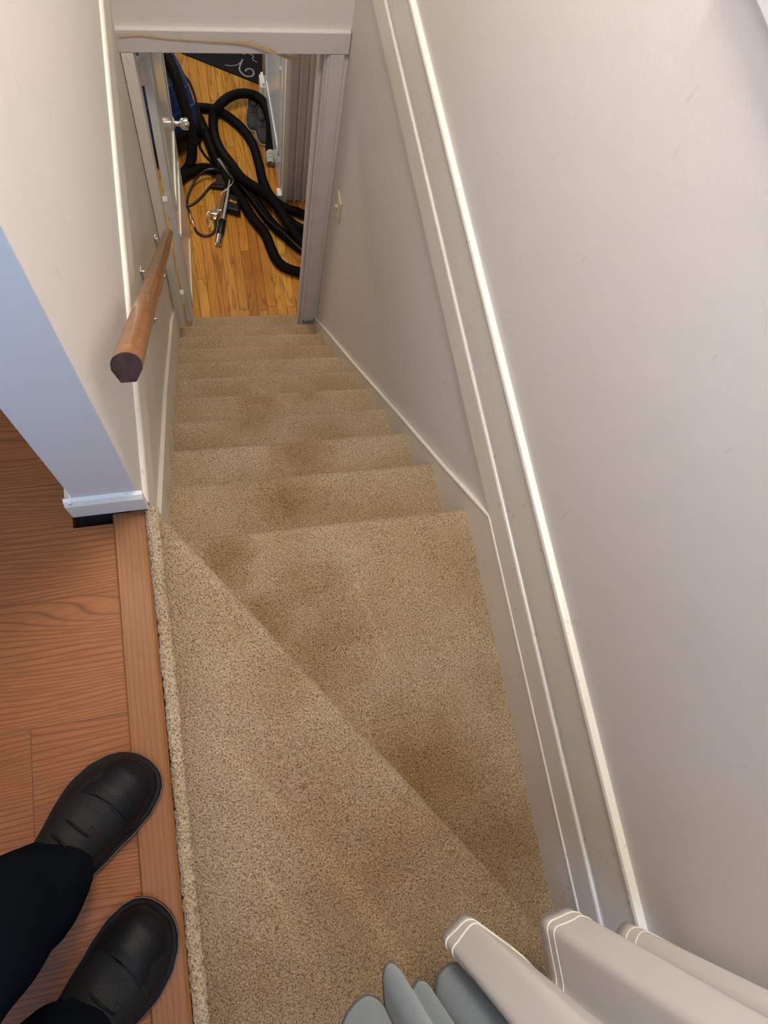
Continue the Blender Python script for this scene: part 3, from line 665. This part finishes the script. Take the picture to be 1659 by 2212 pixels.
hose([(0.04, 2.70), (0.074, 2.73), (0.15, 2.79), (0.24, 2.826), (0.324, 2.80), (0.393, 2.765), (0.457, 2.69), (0.518, 2.596), (0.57, 2.477), (0.626, 2.37), (0.69, 2.284), (0.783, 2.182), (0.90, 2.12)],
     [z1, z1, z1, z1, z1, z1+.0, z1+.0, z1, z1, z1, z1+.0, z1, z1], 0.030, 'tube', BLACKR, mh)
lh = tag(empty('looped_hose', (0, 0, 0)), 'black hose lying on top of the others where they pass the right door jamb', 'hose')
hose([(0.47, 2.70), (0.53, 2.655), (0.60, 2.59), (0.655, 2.51), (0.705, 2.41), (0.78, 2.34), (0.90, 2.30), (1.0, 2.28)], [z1+.0, z1+.015, z1+.02, z1+.02, z1+.02, z1+.01, z1, z1], 0.029, 'tube', BLACKR, lh)
wh = tag(empty('machine_hose', (0, 0, 0)), 'ribbed black hose hanging down the front of the blue machine', 'hose')
hp = spline([(0.09, 3.03, -1.70), (0.115, 2.985, -1.86), (0.152, 2.95, -1.98), (0.178, 2.925, -2.11), (0.200, 2.89, -2.26), (0.205, 2.865, -2.42), (0.180, 2.84, -2.54), (0.12, 2.78, -2.568), (0.02, 2.70, -2.568)], 0.006); hp = [q+Vector((-0.018, 0, 0)) for q in hp]
MB().tube(hp, [0.030*(1.07 if i % 2 else 0.93) for i in range(len(hp))], 16).build('tube', BLACKR, wh, True)
zt = ZF+0.008
pc = tag(empty('power_cord', (0, 0, 0)), 'thin black cord curving on the floor beside the blue machine', 'cord')
hose([(0.10, 3.68), (0.139, 3.654), (0.178, 3.623), (0.219, 3.556), (0.243, 3.439), (0.246, 3.36), (0.262, 3.18), (0.235, 3.02), (0.300, 2.88)], [zt, zt, zt, zt, zt, zt+.03, zt+.06, zt+.0, zt], 0.0075, 'cable', BLACKR, pc, False, 8)
st = tag(empty('spray_hose', (0, 0, 0)), 'thin dark hose with a brass coupling looping to the chrome wand', 'hose')
hose([(0.36, 2.772), (0.30, 2.773), (0.233, 2.763), (0.165, 2.715), (0.122, 2.628), (0.113, 2.559), (0.124, 2.499)], [zt+.03, zt+.07, zt+.06, zt+.02, zt, zt, zt], 0.0075, 'line', NAVY, st, False, 8)
MB().tube([(0.124, 2.499, zt), (0.125, 2.48, zt), (0.126, 2.470, zt), (0.127, 2.455, zt), (0.131, 2.437, zt), (0.133, 2.43, zt), (0.141, 2.395, zt)], [0.008, 0.010, 0.0095, 0.0125, 0.0125, 0.009, 0.008], 12).build('coupling', BRASSY, st, True)['label'] = 'brass coupling'
hose([(0.141, 2.395), (0.150, 2.365), (0.180, 2.338), (0.211, 2.334), (0.248, 2.355), (0.268, 2.40), (0.275, 2.44)], [zt, zt, zt, zt, zt, zt+.01, zt+.03], 0.0075, 'whip', NAVY, st, False, 8)
s2 = tag(empty('solution_line', (0, 0, 0)), 'thin dark blue hose crossing under the spray hose beside the open door', 'hose')
hose([(0.03, 2.54), (0.076, 2.56), (0.142, 2.571), (0.204, 2.625), (0.270, 2.704), (0.333, 2.752)], [zt, zt, zt, zt, zt, zt], 0.0075, 'line', NAVY, s2, False, 8)
s3 = tag(empty('thin_line', (0, 0, 0)), 'thin black line with a shine lying over the coiled hoses', 'hose')
hose([(0.40, 2.76), (0.47, 2.63), (0.545, 2.47), (0.60, 2.36), (0.66, 2.27), (0.72, 2.16), (0.80, 2.07), (0.90, 2.04)], [z1+.03, z1+.035, z1+.035, z1+.045, z1+.075, z1+.10, z1+.09, z1+.05], 0.0055, 'line', NAVY, s3, False, 8)

# ------------------------------------------------------------------ chrome hand tool
wd = tag(empty('cleaning_wand', (0.33, 2.5, ZF)), 'chrome carpet cleaning hand wand with a clear head and black grip lying on the floor', 'cleaning tool')
def wp(o): o.matrix_parent_inverse = Matrix.Translation(wd.location).inverted(); return o
t0 = Vector((0.268, 2.258, ZF+0.022)); t1 = Vector((0.392, 2.707, ZF+0.050)); td = (t1-t0)
wp(MB().tube([t0+td*0.06, t0, t0+td*0.14], [0.0165, 0.0195, 0.0195], 20, cap=False).tube([t0+td*i/12 for i in range(13)], [0.0195]*5+[0.0185]*4+[0.017]*2+[0.014, 0.012], 20, cap=False).build('tube', CHROME, wd, True))
wp(MB().tube([t0+td*0.14, t0+td*0.15, t0+td*0.36, t0+td*0.37], [0.0200, 0.0225, 0.0225, 0.0200], 20).build('grip', BLACKP, wd, True))
# head: dark clear body with a chrome lip
h0 = Vector((0.345, 2.862)); h1 = Vector((0.418, 2.722)); hd_ = (h1-h0); hn = Vector((-hd_.y, hd_.x)).normalized()
hn = hn if hn.x < 0 else -hn
V = []
for p_, zz in ((h0, ZF+0.075), (h1, ZF+0.062), (h1+hn*0.018, ZF+0.062), (h0+hn*0.018, ZF+0.075)): V.append((p_.x, p_.y, zz))
V += [(x, y, z-0.010) for x, y, z in V]
Fq = [(0, 1, 2, 3), (7, 6, 5, 4), (0, 4, 5, 1), (1, 5, 6, 2), (2, 6, 7, 3), (3, 7, 4, 0)]
o = wp(MB().add(V, Fq).build('head_lip', CHROME, wd))
mb = MB(); q = [h0+hn*0.010, h1+hn*0.010, Vector((0.372, 2.690)), Vector((0.300, 2.700))]
top = [(q[0].x, q[0].y, ZF+0.066), (q[1].x, q[1].y, ZF+0.054), (q[2].x, q[2].y, ZF+0.030), (q[3].x, q[3].y, ZF+0.030)]
bot = [(x, y, z-0.024) for x, y, z in top]
mb.add(top+bot, Fq)
AMB = simple('smoked_clear_plastic', (0.035, 0.016, 0.008), 0.12, 0, 0, 200, Transmission_Weight=0.3)
wp(mb.build('head_window', AMB, wd))
wp(MB().box(-0.055, 0.03, -0.012, 0.012, -0.012, 0.012, 0.003).xf(Matrix.Translation((0.325, 2.688, ZF+0.020)) @ Matrix.Rotation(math.radians(-8), 4, 'Z')).build('head_base', BLACKP, wd))
wp(MB().tube(spline([(0.405, 2.735, ZF+0.062), (0.412, 2.70, ZF+0.070), (0.400, 2.665, ZF+0.066), (0.360, 2.630, ZF+0.060), (0.330, 2.610, ZF+0.055), (0.318, 2.585, ZF+0.05), (0.300, 2.50, ZF+0.045), (0.292, 2.470, ZF+0.04)], 0.006), 0.0042, 8).build('spray_pipe', NICKEL, wd, True))
vb = MB()
vb.box(-0.026, 0.022, -0.013, 0.013, -0.012, 0.014, 0.003).box(-0.004, 0.018, -0.045, -0.010, -0.010, 0.010, 0.003).tube([(0.012, 0.01, 0), (0.016, 0.07, 0)], 0.0075, 10).box(0.0, 0.05, 0.028, 0.038, -0.006, 0.006, 0.002)
vb.xf(Matrix.Translation((0.268, 2.468, ZF+0.040)) @ Matrix.Rotation(math.radians(-12), 4, 'Z'))
wp(vb.build('valve', NICKEL, wd, True))
wp(MB().tube(spline([(0.250, 2.480, ZF+0.045), (0.228, 2.475, ZF+0.045), (0.222, 2.445, ZF+0.04), (0.234, 2.41, ZF+0.04), (0.228, 2.375, ZF+0.035)], 0.006), 0.0035, 8).build('trigger', NICKEL, wd, True))
hm = MB().rings([[Vector(p_) for p_ in r] for r in (
    [(0.352, 2.625, ZF+0.005), (0.432, 2.590, ZF+0.005), (0.425, 2.465, ZF+0.005), (0.352, 2.495, ZF+0.005)],
    [(0.350, 2.630, ZF+0.040), (0.436, 2.592, ZF+0.040), (0.430, 2.460, ZF+0.040), (0.350, 2.492, ZF+0.040)],
    [(0.356, 2.620, ZF+0.052), (0.422, 2.585, ZF+0.052), (0.418, 2.475, ZF+0.052), (0.356, 2.500, ZF+0.052)])])
o = wp(hm.build('handle', BLACKP, wd)); bv = o.modifiers.new('bevel', 'BEVEL'); bv.width = 0.006; bv.segments = 3
wp(MB().box(-0.022, 0.022, -0.008, 0.008, 0, 0.0015).xf(Matrix.Translation((0.392, 2.545, ZF+0.0522)) @ Matrix.Rotation(math.radians(-28), 4, 'Z')).build('handle_slot', OAK, wd))

# ------------------------------------------------------------------ shoes (footwear shared loft)
def lerp_tab(tab, t):
    for (a, va), (b, vb_) in zip(tab, tab[1:]):
        if t <= b:
            k = (t-a)/(b-a) if b > a else 0; k = max(0, min(1, k)); k = k*k*(3-2*k)*0.35+k*0.65
            return va+(vb_-va)*k
    return tab[-1][1]
# foot-local frame: x forward with toe tip at x=0 and the heel at x=-len, y to the side
def outline(tab, L, off, n=60, lean=None):
    pts = []
    ts = [L*(0.5-0.5*math.cos(PI*i/n)) for i in range(n+1)]
    wm = max(v for _, v in tab); kx = 1+2*off/L; ky = 1+off/wm
    up_ = [(-L/2+(-t+L/2)*kx, (lerp_tab(tab, t)*ky) if 0 < i < n else 0.0) for i, t in enumerate(ts)]
    dn = [(x, -y) for x, y in reversed(up_[1:-1])]
    pts = up_+dn
    if lean: pts = [(x, y+lean(x)) for x, y in pts]
    return pts
def upper_loft(wt, ht, L, z0, n=20, m=40, lean=None, exp=0.75, t1=None):
    R = []; T = t1 or L
    for i in range(m+1):
        t = 0.002+(T-0.004)*(0.5-0.5*math.cos(PI*i/m)); w_ = lerp_tab(wt, t); h = lerp_tab(ht, t); ly = lean(-t) if lean else 0
        ring = []
        for k in range(n+1):
            a = PI*k/n; c, s_ = math.cos(a), math.sin(a)
            yy = w_*math.copysign(abs(c)**0.85, c); zz = h*(abs(s_)**exp)
            crease = 0.0
            if 0.07 < t < 0.13 and h > 0.04: crease = -0.0026*math.sin((t-0.07)/0.06*PI)*math.sin((t-0.07)*120+c*0.9)*s_
            ring.append(Vector((-t, yy+ly, z0+zz+crease)))
        for k in range(1, 6): ring.append(Vector((-t, -w_+2*w_*k/6+ly, z0)))
        R.append(ring)
    return MB().rings(R)
BW = [(0, 0.0), (0.0004, 0.006), (0.0015, 0.0125), (0.004, 0.0205), (0.009, 0.029), (0.017, 0.0375), (0.031, 0.0455), (0.055, 0.0525), (0.085, 0.054), (0.12, 0.050), (0.17, 0.0415), (0.22, 0.038), (0.26, 0.034), (0.28, 0.022), (0.29, 0.004)]
BH = [(0, 0.016), (0.006, 0.030), (0.02, 0.043), (0.05, 0.054), (0.09, 0.060), (0.12, 0.068), (0.16, 0.092), (0.19, 0.120), (0.22, 0.135), (0.27, 0.135), (0.285, 0.12), (0.29, 0.10)]
def tube_over(parent, name, mat, t, wt, ht, z0, r, lean, bow=0.016, a0=0.06, a1=0.94):
    P = []
    for k in range(25):
        a = PI*(a0+(a1-a0)*k/24); tt = t+bow*(1-math.sin(a))*1.6; w_ = lerp_tab(wt, tt); h = lerp_tab(ht, tt); c, s_ = math.cos(a), math.sin(a)
        P.append((-tt, w_*math.copysign(abs(c)**0.85, c)*1.004+lean(-tt), z0+h*(abs(s_)**0.75)*1.002))
    return MB().tube(P, r, 6).build(name, mat, parent, True)
def boot(parent, tip, yaw, mirror):
    r = empty('boot', (tip[0], tip[1], 0.0), yaw); r.parent = parent
    r.matrix_parent_inverse = Matrix.Translation(parent.location).inverted()
    lean = lambda x: mirror*0.012*math.sin(min(1, -x/0.12)*PI*0.5) - mirror*0.010*max(0.0, (-x-0.1)/0.2)
    MB().prism(outline(BW, 0.29, 0.0065, lean=lean), 'z', 0.001, 0.020).build('sole', SOLE, r)
    MB().prism(outline(BW, 0.29, 0.0078, lean=lean), 'z', 0.0165, 0.0185).build('welt_line', WELT, r)['label'] = 'thin tan line round the sole'
    MB().prism(outline(BW, 0.29, 0.0050, lean=lean), 'z', 0.020, 0.0245).build('welt', LEATHER, r)
    up = upper_loft(BW, BH, 0.29, 0.022, lean=lean).build('upper', LEATHERW, r, True)
    # toe cap as its own layer of leather
    tc = upper_loft([(a, b+0.0016) for a, b in BW], [(a, b+0.0018) for a, b in BH], 0.29, 0.0225, lean=lean, m=22, t1=0.064)
    for v in tc.v:
        v.x += 0.0012
        v.x -= 0.022*max(0.0, (abs(v.y)/0.05))**2*max(0, -v.x/0.064)
    tc.build('toe_cap', LEATHER, r, True)['label'] = 'smooth black toe cap'
    MB().tube([(-0.0625-0.022*(abs(y)/0.05)**2, y+lean(-0.066), 0.0225+0.0018+lerp_tab(BH, 0.064)*(max(0, 1-(y/0.0545)**2))**0.42) for y in [-0.051+0.102*i/24 for i in range(25)]], 0.0009, 6).build('toe_seam', LEATHERW, r, True)
    for tt, sg in ((0.109, 1), (0.109, -1), (0.132, 1), (0.132, -1)):
        y = sg*0.0185; h = 0.022+lerp_tab(BH, tt)*(1-(y/lerp_tab(BW, tt))**2)**0.38
        c = Vector((-tt, y+lean(-tt), h+0.0008))
        MB().rings([[c+Vector((ra*math.cos(2*PI*k/12), ra*math.sin(2*PI*k/12), dz)) for k in range(12)] for ra, dz in ((0.0042, -0.001), (0.0042, 0.0012), (0.0022, 0.0016), (0.0020, -0.0005))]).build('eyelet', SOLE, r, True)
    for tt, k in ((0.109, 0), (0.132, 1)):
        yl = 0.0185; h = 0.024+lerp_tab(BH, tt)*(1-(yl/lerp_tab(BW, tt))**2)**0.38; hm_ = 0.028+lerp_tab(BH, tt)
        MB().tube(spline([(-tt, yl+lean(-tt), h), (-tt+0.002, lean(-tt), hm_), (-tt-0.004*k, -yl+lean(-tt), h)], 0.004), 0.0019, 8).build('lace', BLACKR, r, True)
    # flap edges beside the laces
    for sg in (1, -1):
        P = []
        for i in range(12):
            tt = 0.097+0.05*i/11; y = sg*(0.026+0.010*(i/11)) if i > 0 else sg*0.012
            P.append((-tt, y+lean(-tt), 0.0225+lerp_tab(BH, tt)*(max(0, 1-(y/lerp_tab(BW, tt))**2))**0.38))
        MB().tube(P, 0.0013, 6).build('flap_seam', LEATHERW, r, True)
    return r

# ------------------------------------------------------------------ the person: lower legs and boots
pr = tag(empty('person', (-0.16, -0.92, 0.0)), 'standing person seen from above, dark trousers and black leather boots on the reddish wood floor', 'person')
def pp(o): o.matrix_parent_inverse = Matrix.Translation(pr.location).inverted(); return o
YAW = math.radians(44)
boot(pr, (-0.008, -0.668), YAW, 1)
boot(pr, (-0.006, -0.870), YAW, -1)
f_ = Vector((math.cos(YAW), math.sin(YAW), 0)); l_ = Vector((-f_.y, f_.x, 0))
def leg(ankle, knee, hip, ang_, grow, hem):
    """rings from hem to hip, with soft folds."""
    R = []; pts = spline([ankle+Vector((0, 0, hem)), ankle+Vector((0, 0, 0.22)), knee, (knee+hip)/2, hip], 0.012)
    for i, c in enumerate(pts):
        z = c.z; rad = lerp_tab(grow, z); ring = []
        for k in range(40):
            a = 2*PI*k/40; fold = 0.0
            if z < 0.42: fold = (0.42-z)/0.42*(0.0035*math.sin(3*a+z*24)+0.0030*math.sin(5*a-z*38+1))
            fr_ = 1.0+(0.30 if math.cos(a) > 0 else 0.15)*abs(math.cos(a))*max(0, (0.22-z)/0.22)
            rr = rad*fr_+fold
            ring.append(c+f_*(math.cos(a)*rr)+l_*(math.sin(a)*rr*0.94)+Vector((0, 0, (-0.020*math.cos(a)) if i < 6 else 0)))
        R.append(ring)
    return R
GR = [(0.0, 0.066), (0.12, 0.066), (0.30, 0.075), (0.48, 0.082), (0.70, 0.088), (0.90, 0.100)]
GB = [(0.0, 0.036), (0.10, 0.036), (0.30, 0.052), (0.48, 0.055), (0.70, 0.074), (0.90, 0.085)]
an1 = Vector((-0.152, -0.812, 0)); kn1 = Vector((-0.165, -0.835, 0.47)); hp1 = Vector((-0.275, -0.930, 0.84))
an2 = Vector((-0.140, -1.006, 0)); kn2 = Vector((-0.155, -1.025, 0.47)); hp2 = Vector((-0.190, -1.035, 0.84))
def pelvis(sc):
    c0 = (hp1+hp2)/2; R = []
    for z, a, b in ((0.78, 0.10, 0.15), (0.84, 0.125, 0.172), (0.90, 0.125, 0.172), (0.97, 0.11, 0.150), (0.99, 0.105, 0.145)):
        c = Vector((c0.x, c0.y, z)); R.append([c+f_*(a*sc*math.cos(2*PI*k/40))+l_*(b*sc*math.sin(2*PI*k/40)) for k in range(40)])
    return R
tm = MB().rings(leg(an1, kn1, hp1, 0, GR, 0.095)).rings(leg(an2, kn2, hp2, 0, GR, 0.095)).rings(pelvis(1.0))
o = pp(tm.build('trousers', TROUS, pr, True)); o['label'] = 'dark trousers'
rmd = o.modifiers.new('remesh', 'REMESH'); rmd.mode = 'VOXEL'; rmd.voxel_size = 0.005; rmd.use_smooth_shade = True
bdm = MB().rings(leg(an1, kn1, hp1, 0, GB, 0.05)).rings(leg(an2, kn2, hp2, 0, GB, 0.05)).rings(pelvis(0.9))
o = pp(bdm.build('body', SKIN, pr, True)); rmd = o.modifiers.new('remesh', 'REMESH'); rmd.mode = 'VOXEL'; rmd.voxel_size = 0.006; rmd.use_smooth_shade = True

# ------------------------------------------------------------------ the pair of grey canvas shoes in the lower room
SW = [(0, 0.0), (0.0004, 0.005), (0.0015, 0.0105), (0.004, 0.0175), (0.012, 0.029), (0.03, 0.039), (0.06, 0.045), (0.09, 0.046), (0.13, 0.041), (0.18, 0.035), (0.23, 0.033), (0.255, 0.024), (0.27, 0.004)]
SH = [(0, 0.014), (0.01, 0.026), (0.03, 0.034), (0.07, 0.042), (0.10, 0.052), (0.13, 0.062), (0.16, 0.060), (0.20, 0.056), (0.25, 0.060), (0.27, 0.056)]
def canvas_shoe(tip, yaw, label):
    r = empty('canvas_shoe', (tip[0], tip[1], ZF), yaw)
    tag(r, label, 'shoe', 'pair of grey canvas shoes')
    zl = lambda x: 0.0
    MB().prism(outline(SW, 0.27, 0.004), 'z', 0.001, 0.024).build('sole', SHOES, r)['label'] = 'pale rubber sole'
    upper_loft(SW, SH, 0.27, 0.022, m=30).build('upper', SHOEG, r, True)
    op = MB().rings([[Vector((-0.195+0.062*math.cos(2*PI*k/24)*s_, 0.025*math.sin(2*PI*k/24)*s_, 0.022+dz)) for k in range(24)] for s_, dz in ((1.02, 0.045), (1.06, 0.060), (0.9, 0.064), (0.8, 0.050))])
    op.build('opening', SHOED, r, True)
    MB().rings([[Vector((-0.146-0.018*math.cos(2*PI*k/20)*s_, 0.017*math.sin(2*PI*k/20)*s_, 0.022+dz+0.006*math.cos(2*PI*k/20)*-1)) for k in range(20)] for s_, dz in ((1.0, 0.054), (1.0, 0.063), (0.7, 0.066))]).build('tongue', SHOED, r, True)
    for i in range(4):
        t = 0.098+0.016*i; h = 0.024+lerp_tab(SH, t)
        MB().tube(spline([(-t, 0.018, h-0.006), (-t, 0, h+0.003), (-t, -0.018, h-0.006)], 0.004), 0.0022, 6).build('lace', SHOED, r, True)
    return r
def yaw_to(a, b): return math.atan2(a[1]-b[1], a[0]-b[0])
canvas_shoe((0.592, 3.125), yaw_to((0.592, 3.125), (0.618, 3.36)), 'grey canvas shoe left of its mate, farther from the grey hose cuff')
canvas_shoe((0.655, 3.010), yaw_to((0.655, 3.010), (0.645, 3.25)), 'grey canvas shoe half under the black hose, nearer the grey hose cuff')

# ------------------------------------------------------------------ curtains hanging at the window behind
ZC = 0.10
def cloth(name, plan, top, mat, parent, step, thick, wob, smoothpath=True):
    P = spline([(x, y, 0) for x, y in plan], step) if smoothpath else [Vector((x, y, 0)) for x, y in plan]
    zs = [ZC+(top-ZC)*(i/46)**1.15 for i in range(47)]
    V = []; F = []; n = len(P)
    for j, z in enumerate(zs):
        for i, q in enumerate(P):
            k = (z-ZC)
            dx = wob*noise.noise(Vector((q.x*9, z*1.6, 3)))*min(1, k*2.2); dy = wob*noise.noise(Vector((q.x*9, z*1.6, 11)))*min(1, k*2.2)
            V.append(Vector((min(q.x+dx, XW-0.018), q.y+dy, z)))
    for j in range(len(zs)-1):
        for i in range(n-1): F.append((j*n+i, j*n+i+1, (j+1)*n+i+1, (j+1)*n+i))
    o = link(name, V, F, mat, parent, True)
    sm = o.modifiers.new('solidify', 'SOLIDIFY'); sm.thickness = thick; sm.offset = 0
    return o, P
wc = tag(empty('white_curtain', (0.55, -1.02, ZC)), 'sheer white hanging cloth with stitched hems in three wide folds, bottom right', 'curtain')
def wcp(o): o.matrix_parent_inverse = Matrix.Translation(wc.location).inverted(); return o
def rounded(pl, r=0.006, n=4):
    out = [Vector((*pl[0], 0))]
    for a, b, c in zip(pl, pl[1:], pl[2:]):
        a, b, c = Vector((*a, 0)), Vector((*b, 0)), Vector((*c, 0)); u = (a-b); v = (c-b); ru = min(r, u.length*.4); rv = min(r, v.length*.4)
        s0 = b+u.normalized()*ru; s1 = b+v.normalized()*rv
        for i in range(n+1):
            t = i/n; out.append(s0*(1-t)**2+b*2*t*(1-t)+s1*t*t)
    out.append(Vector((*pl[-1], 0))); return out
wplan = [(0.440, -1.075), (0.374, -0.970), (0.415, -0.946), (0.470, -1.000), (0.512, -1.060), (0.520, -1.050), (0.522, -0.978), (0.569, -0.971), (0.622, -1.035), (0.632, -1.045), (0.630, -1.022), (0.650, -1.008), (0.700, -1.045), (0.711, -1.12)]
pl2 = []
for a, b in zip(wplan, wplan[1:]):
    for i in range(4): pl2.append((a[0]+(b[0]-a[0])*i/4, a[1]+(b[1]-a[1])*i/4))
pl2.append(wplan[-1])
rp = rounded(wplan, 0.010, 5)
dense = []
for a, b in zip(rp, rp[1:]):
    k = max(1, int((b-a).length/0.006))
    for i in range(k): dense.append(tuple((a+(b-a)*i/k)[:2]))
dense.append(tuple(rp[-1][:2]))
o, P = cloth('cloth', dense, 2.10, WHITEC, wc, 0.01, 0.0012, 0.012, False); wcp(o)
for zz, off in ((ZC+0.035, 0.0), (ZC+0.05, 0.0)):
    pass
def hem(z, a, b, amp_):
    pts = []
    for i in range(a, b):
        q = P[i]; t = (P[min(i+1, len(P)-1)]-P[max(i-1, 0)]).normalized(); nn_ = Vector((-t.y, t.x, 0))
        pts.append(q+nn_*0.0009+Vector((0, 0, z-q.z+amp_*noise.noise(Vector((q.x*60, z*40, 0))))))
    return pts
for sgn in (1,):
    h = hem(ZC+0.032, 3, len(P)-3, 0.006)
    wcp(MB().tube(h, 0.0013, 6).build('hem_stitch', STITCH, wc, True))
    h = hem(ZC+0.060, 3, len(P)-3, 0.010)
    wcp(MB().tube(h, 0.0013, 6).build('hem_stitch', STITCH, wc, True))
bc = tag(empty('blue_curtain', (0.32, -1.03, ZC)), 'grey-blue fleecy hanging cloth in rounded folds at the bottom edge, beside the white cloth', 'curtain')
bplan = [(0.205, -1.085), (0.222, -1.047), (0.237, -1.027), (0.259, -1.016), (0.277, -1.025), (0.284, -1.040), (0.286, -1.020), (0.290, -0.995), (0.299, -0.985), (0.310, -0.994), (0.322, -1.021), (0.334, -1.015), (0.345, -1.020), (0.352, -1.045), (0.357, -1.028), (0.366, -1.013), (0.380, -1.006), (0.395, -1.008), (0.407, -1.020), (0.425, -1.055), (0.440, -1.10)]
o, _ = cloth('cloth', bplan, 2.10, BLUEC, bc, 0.004, 0.004, 0.006); o.matrix_parent_inverse = Matrix.Translation(bc.location).inverted()
cr = tag(empty('curtain_rod', (0.45, -1.05, 2.11)), 'brushed metal curtain rod carrying the blue and white cloths, above the winder steps', 'curtain rod')
MB().tube([(-0.40, 0, 0), (XW-0.45, 0, 0)], 0.011, 14).build('rod', NICKEL, cr, True)
MB().tube([(-0.36, 0, 0), (-0.36, YB+1.05, 0)], 0.007, 10).build('bracket', NICKEL, cr, True)

# ------------------------------------------------------------------ ceiling lamps; the one over the staircase is added to go with the fill
for i, (x, y, z, lb) in enumerate(((-0.35, 0.15, 2.3, 'round white ceiling lamp over the upper hall'), (0.36, 0.08, 2.3, 'added round white ceiling lamp over the staircase'), (0.30, 2.70, -0.2, 'round white ceiling lamp over the lower room'))):
    l = tag(empty('ceiling_lamp', (x, y, z)), lb, 'ceiling lamp', 'round ceiling lamps')
    MB().rings([[Vector((r*math.cos(2*PI*k/32), r*math.sin(2*PI*k/32), dz)) for k in range(32)] for r, dz in ((0.13, -0.001), (0.14, -0.02), (0.135, -0.03))]).build('base', NICKEL, l, True)
    MB().rings([[Vector((r*math.cos(2*PI*k/32), r*math.sin(2*PI*k/32), dz)) for k in range(32)] for r, dz in ((0.13, -0.031), (0.11, -0.045), (0.05, -0.055), (0.01, -0.056))]).build('diffuser', LAMP, l, True)
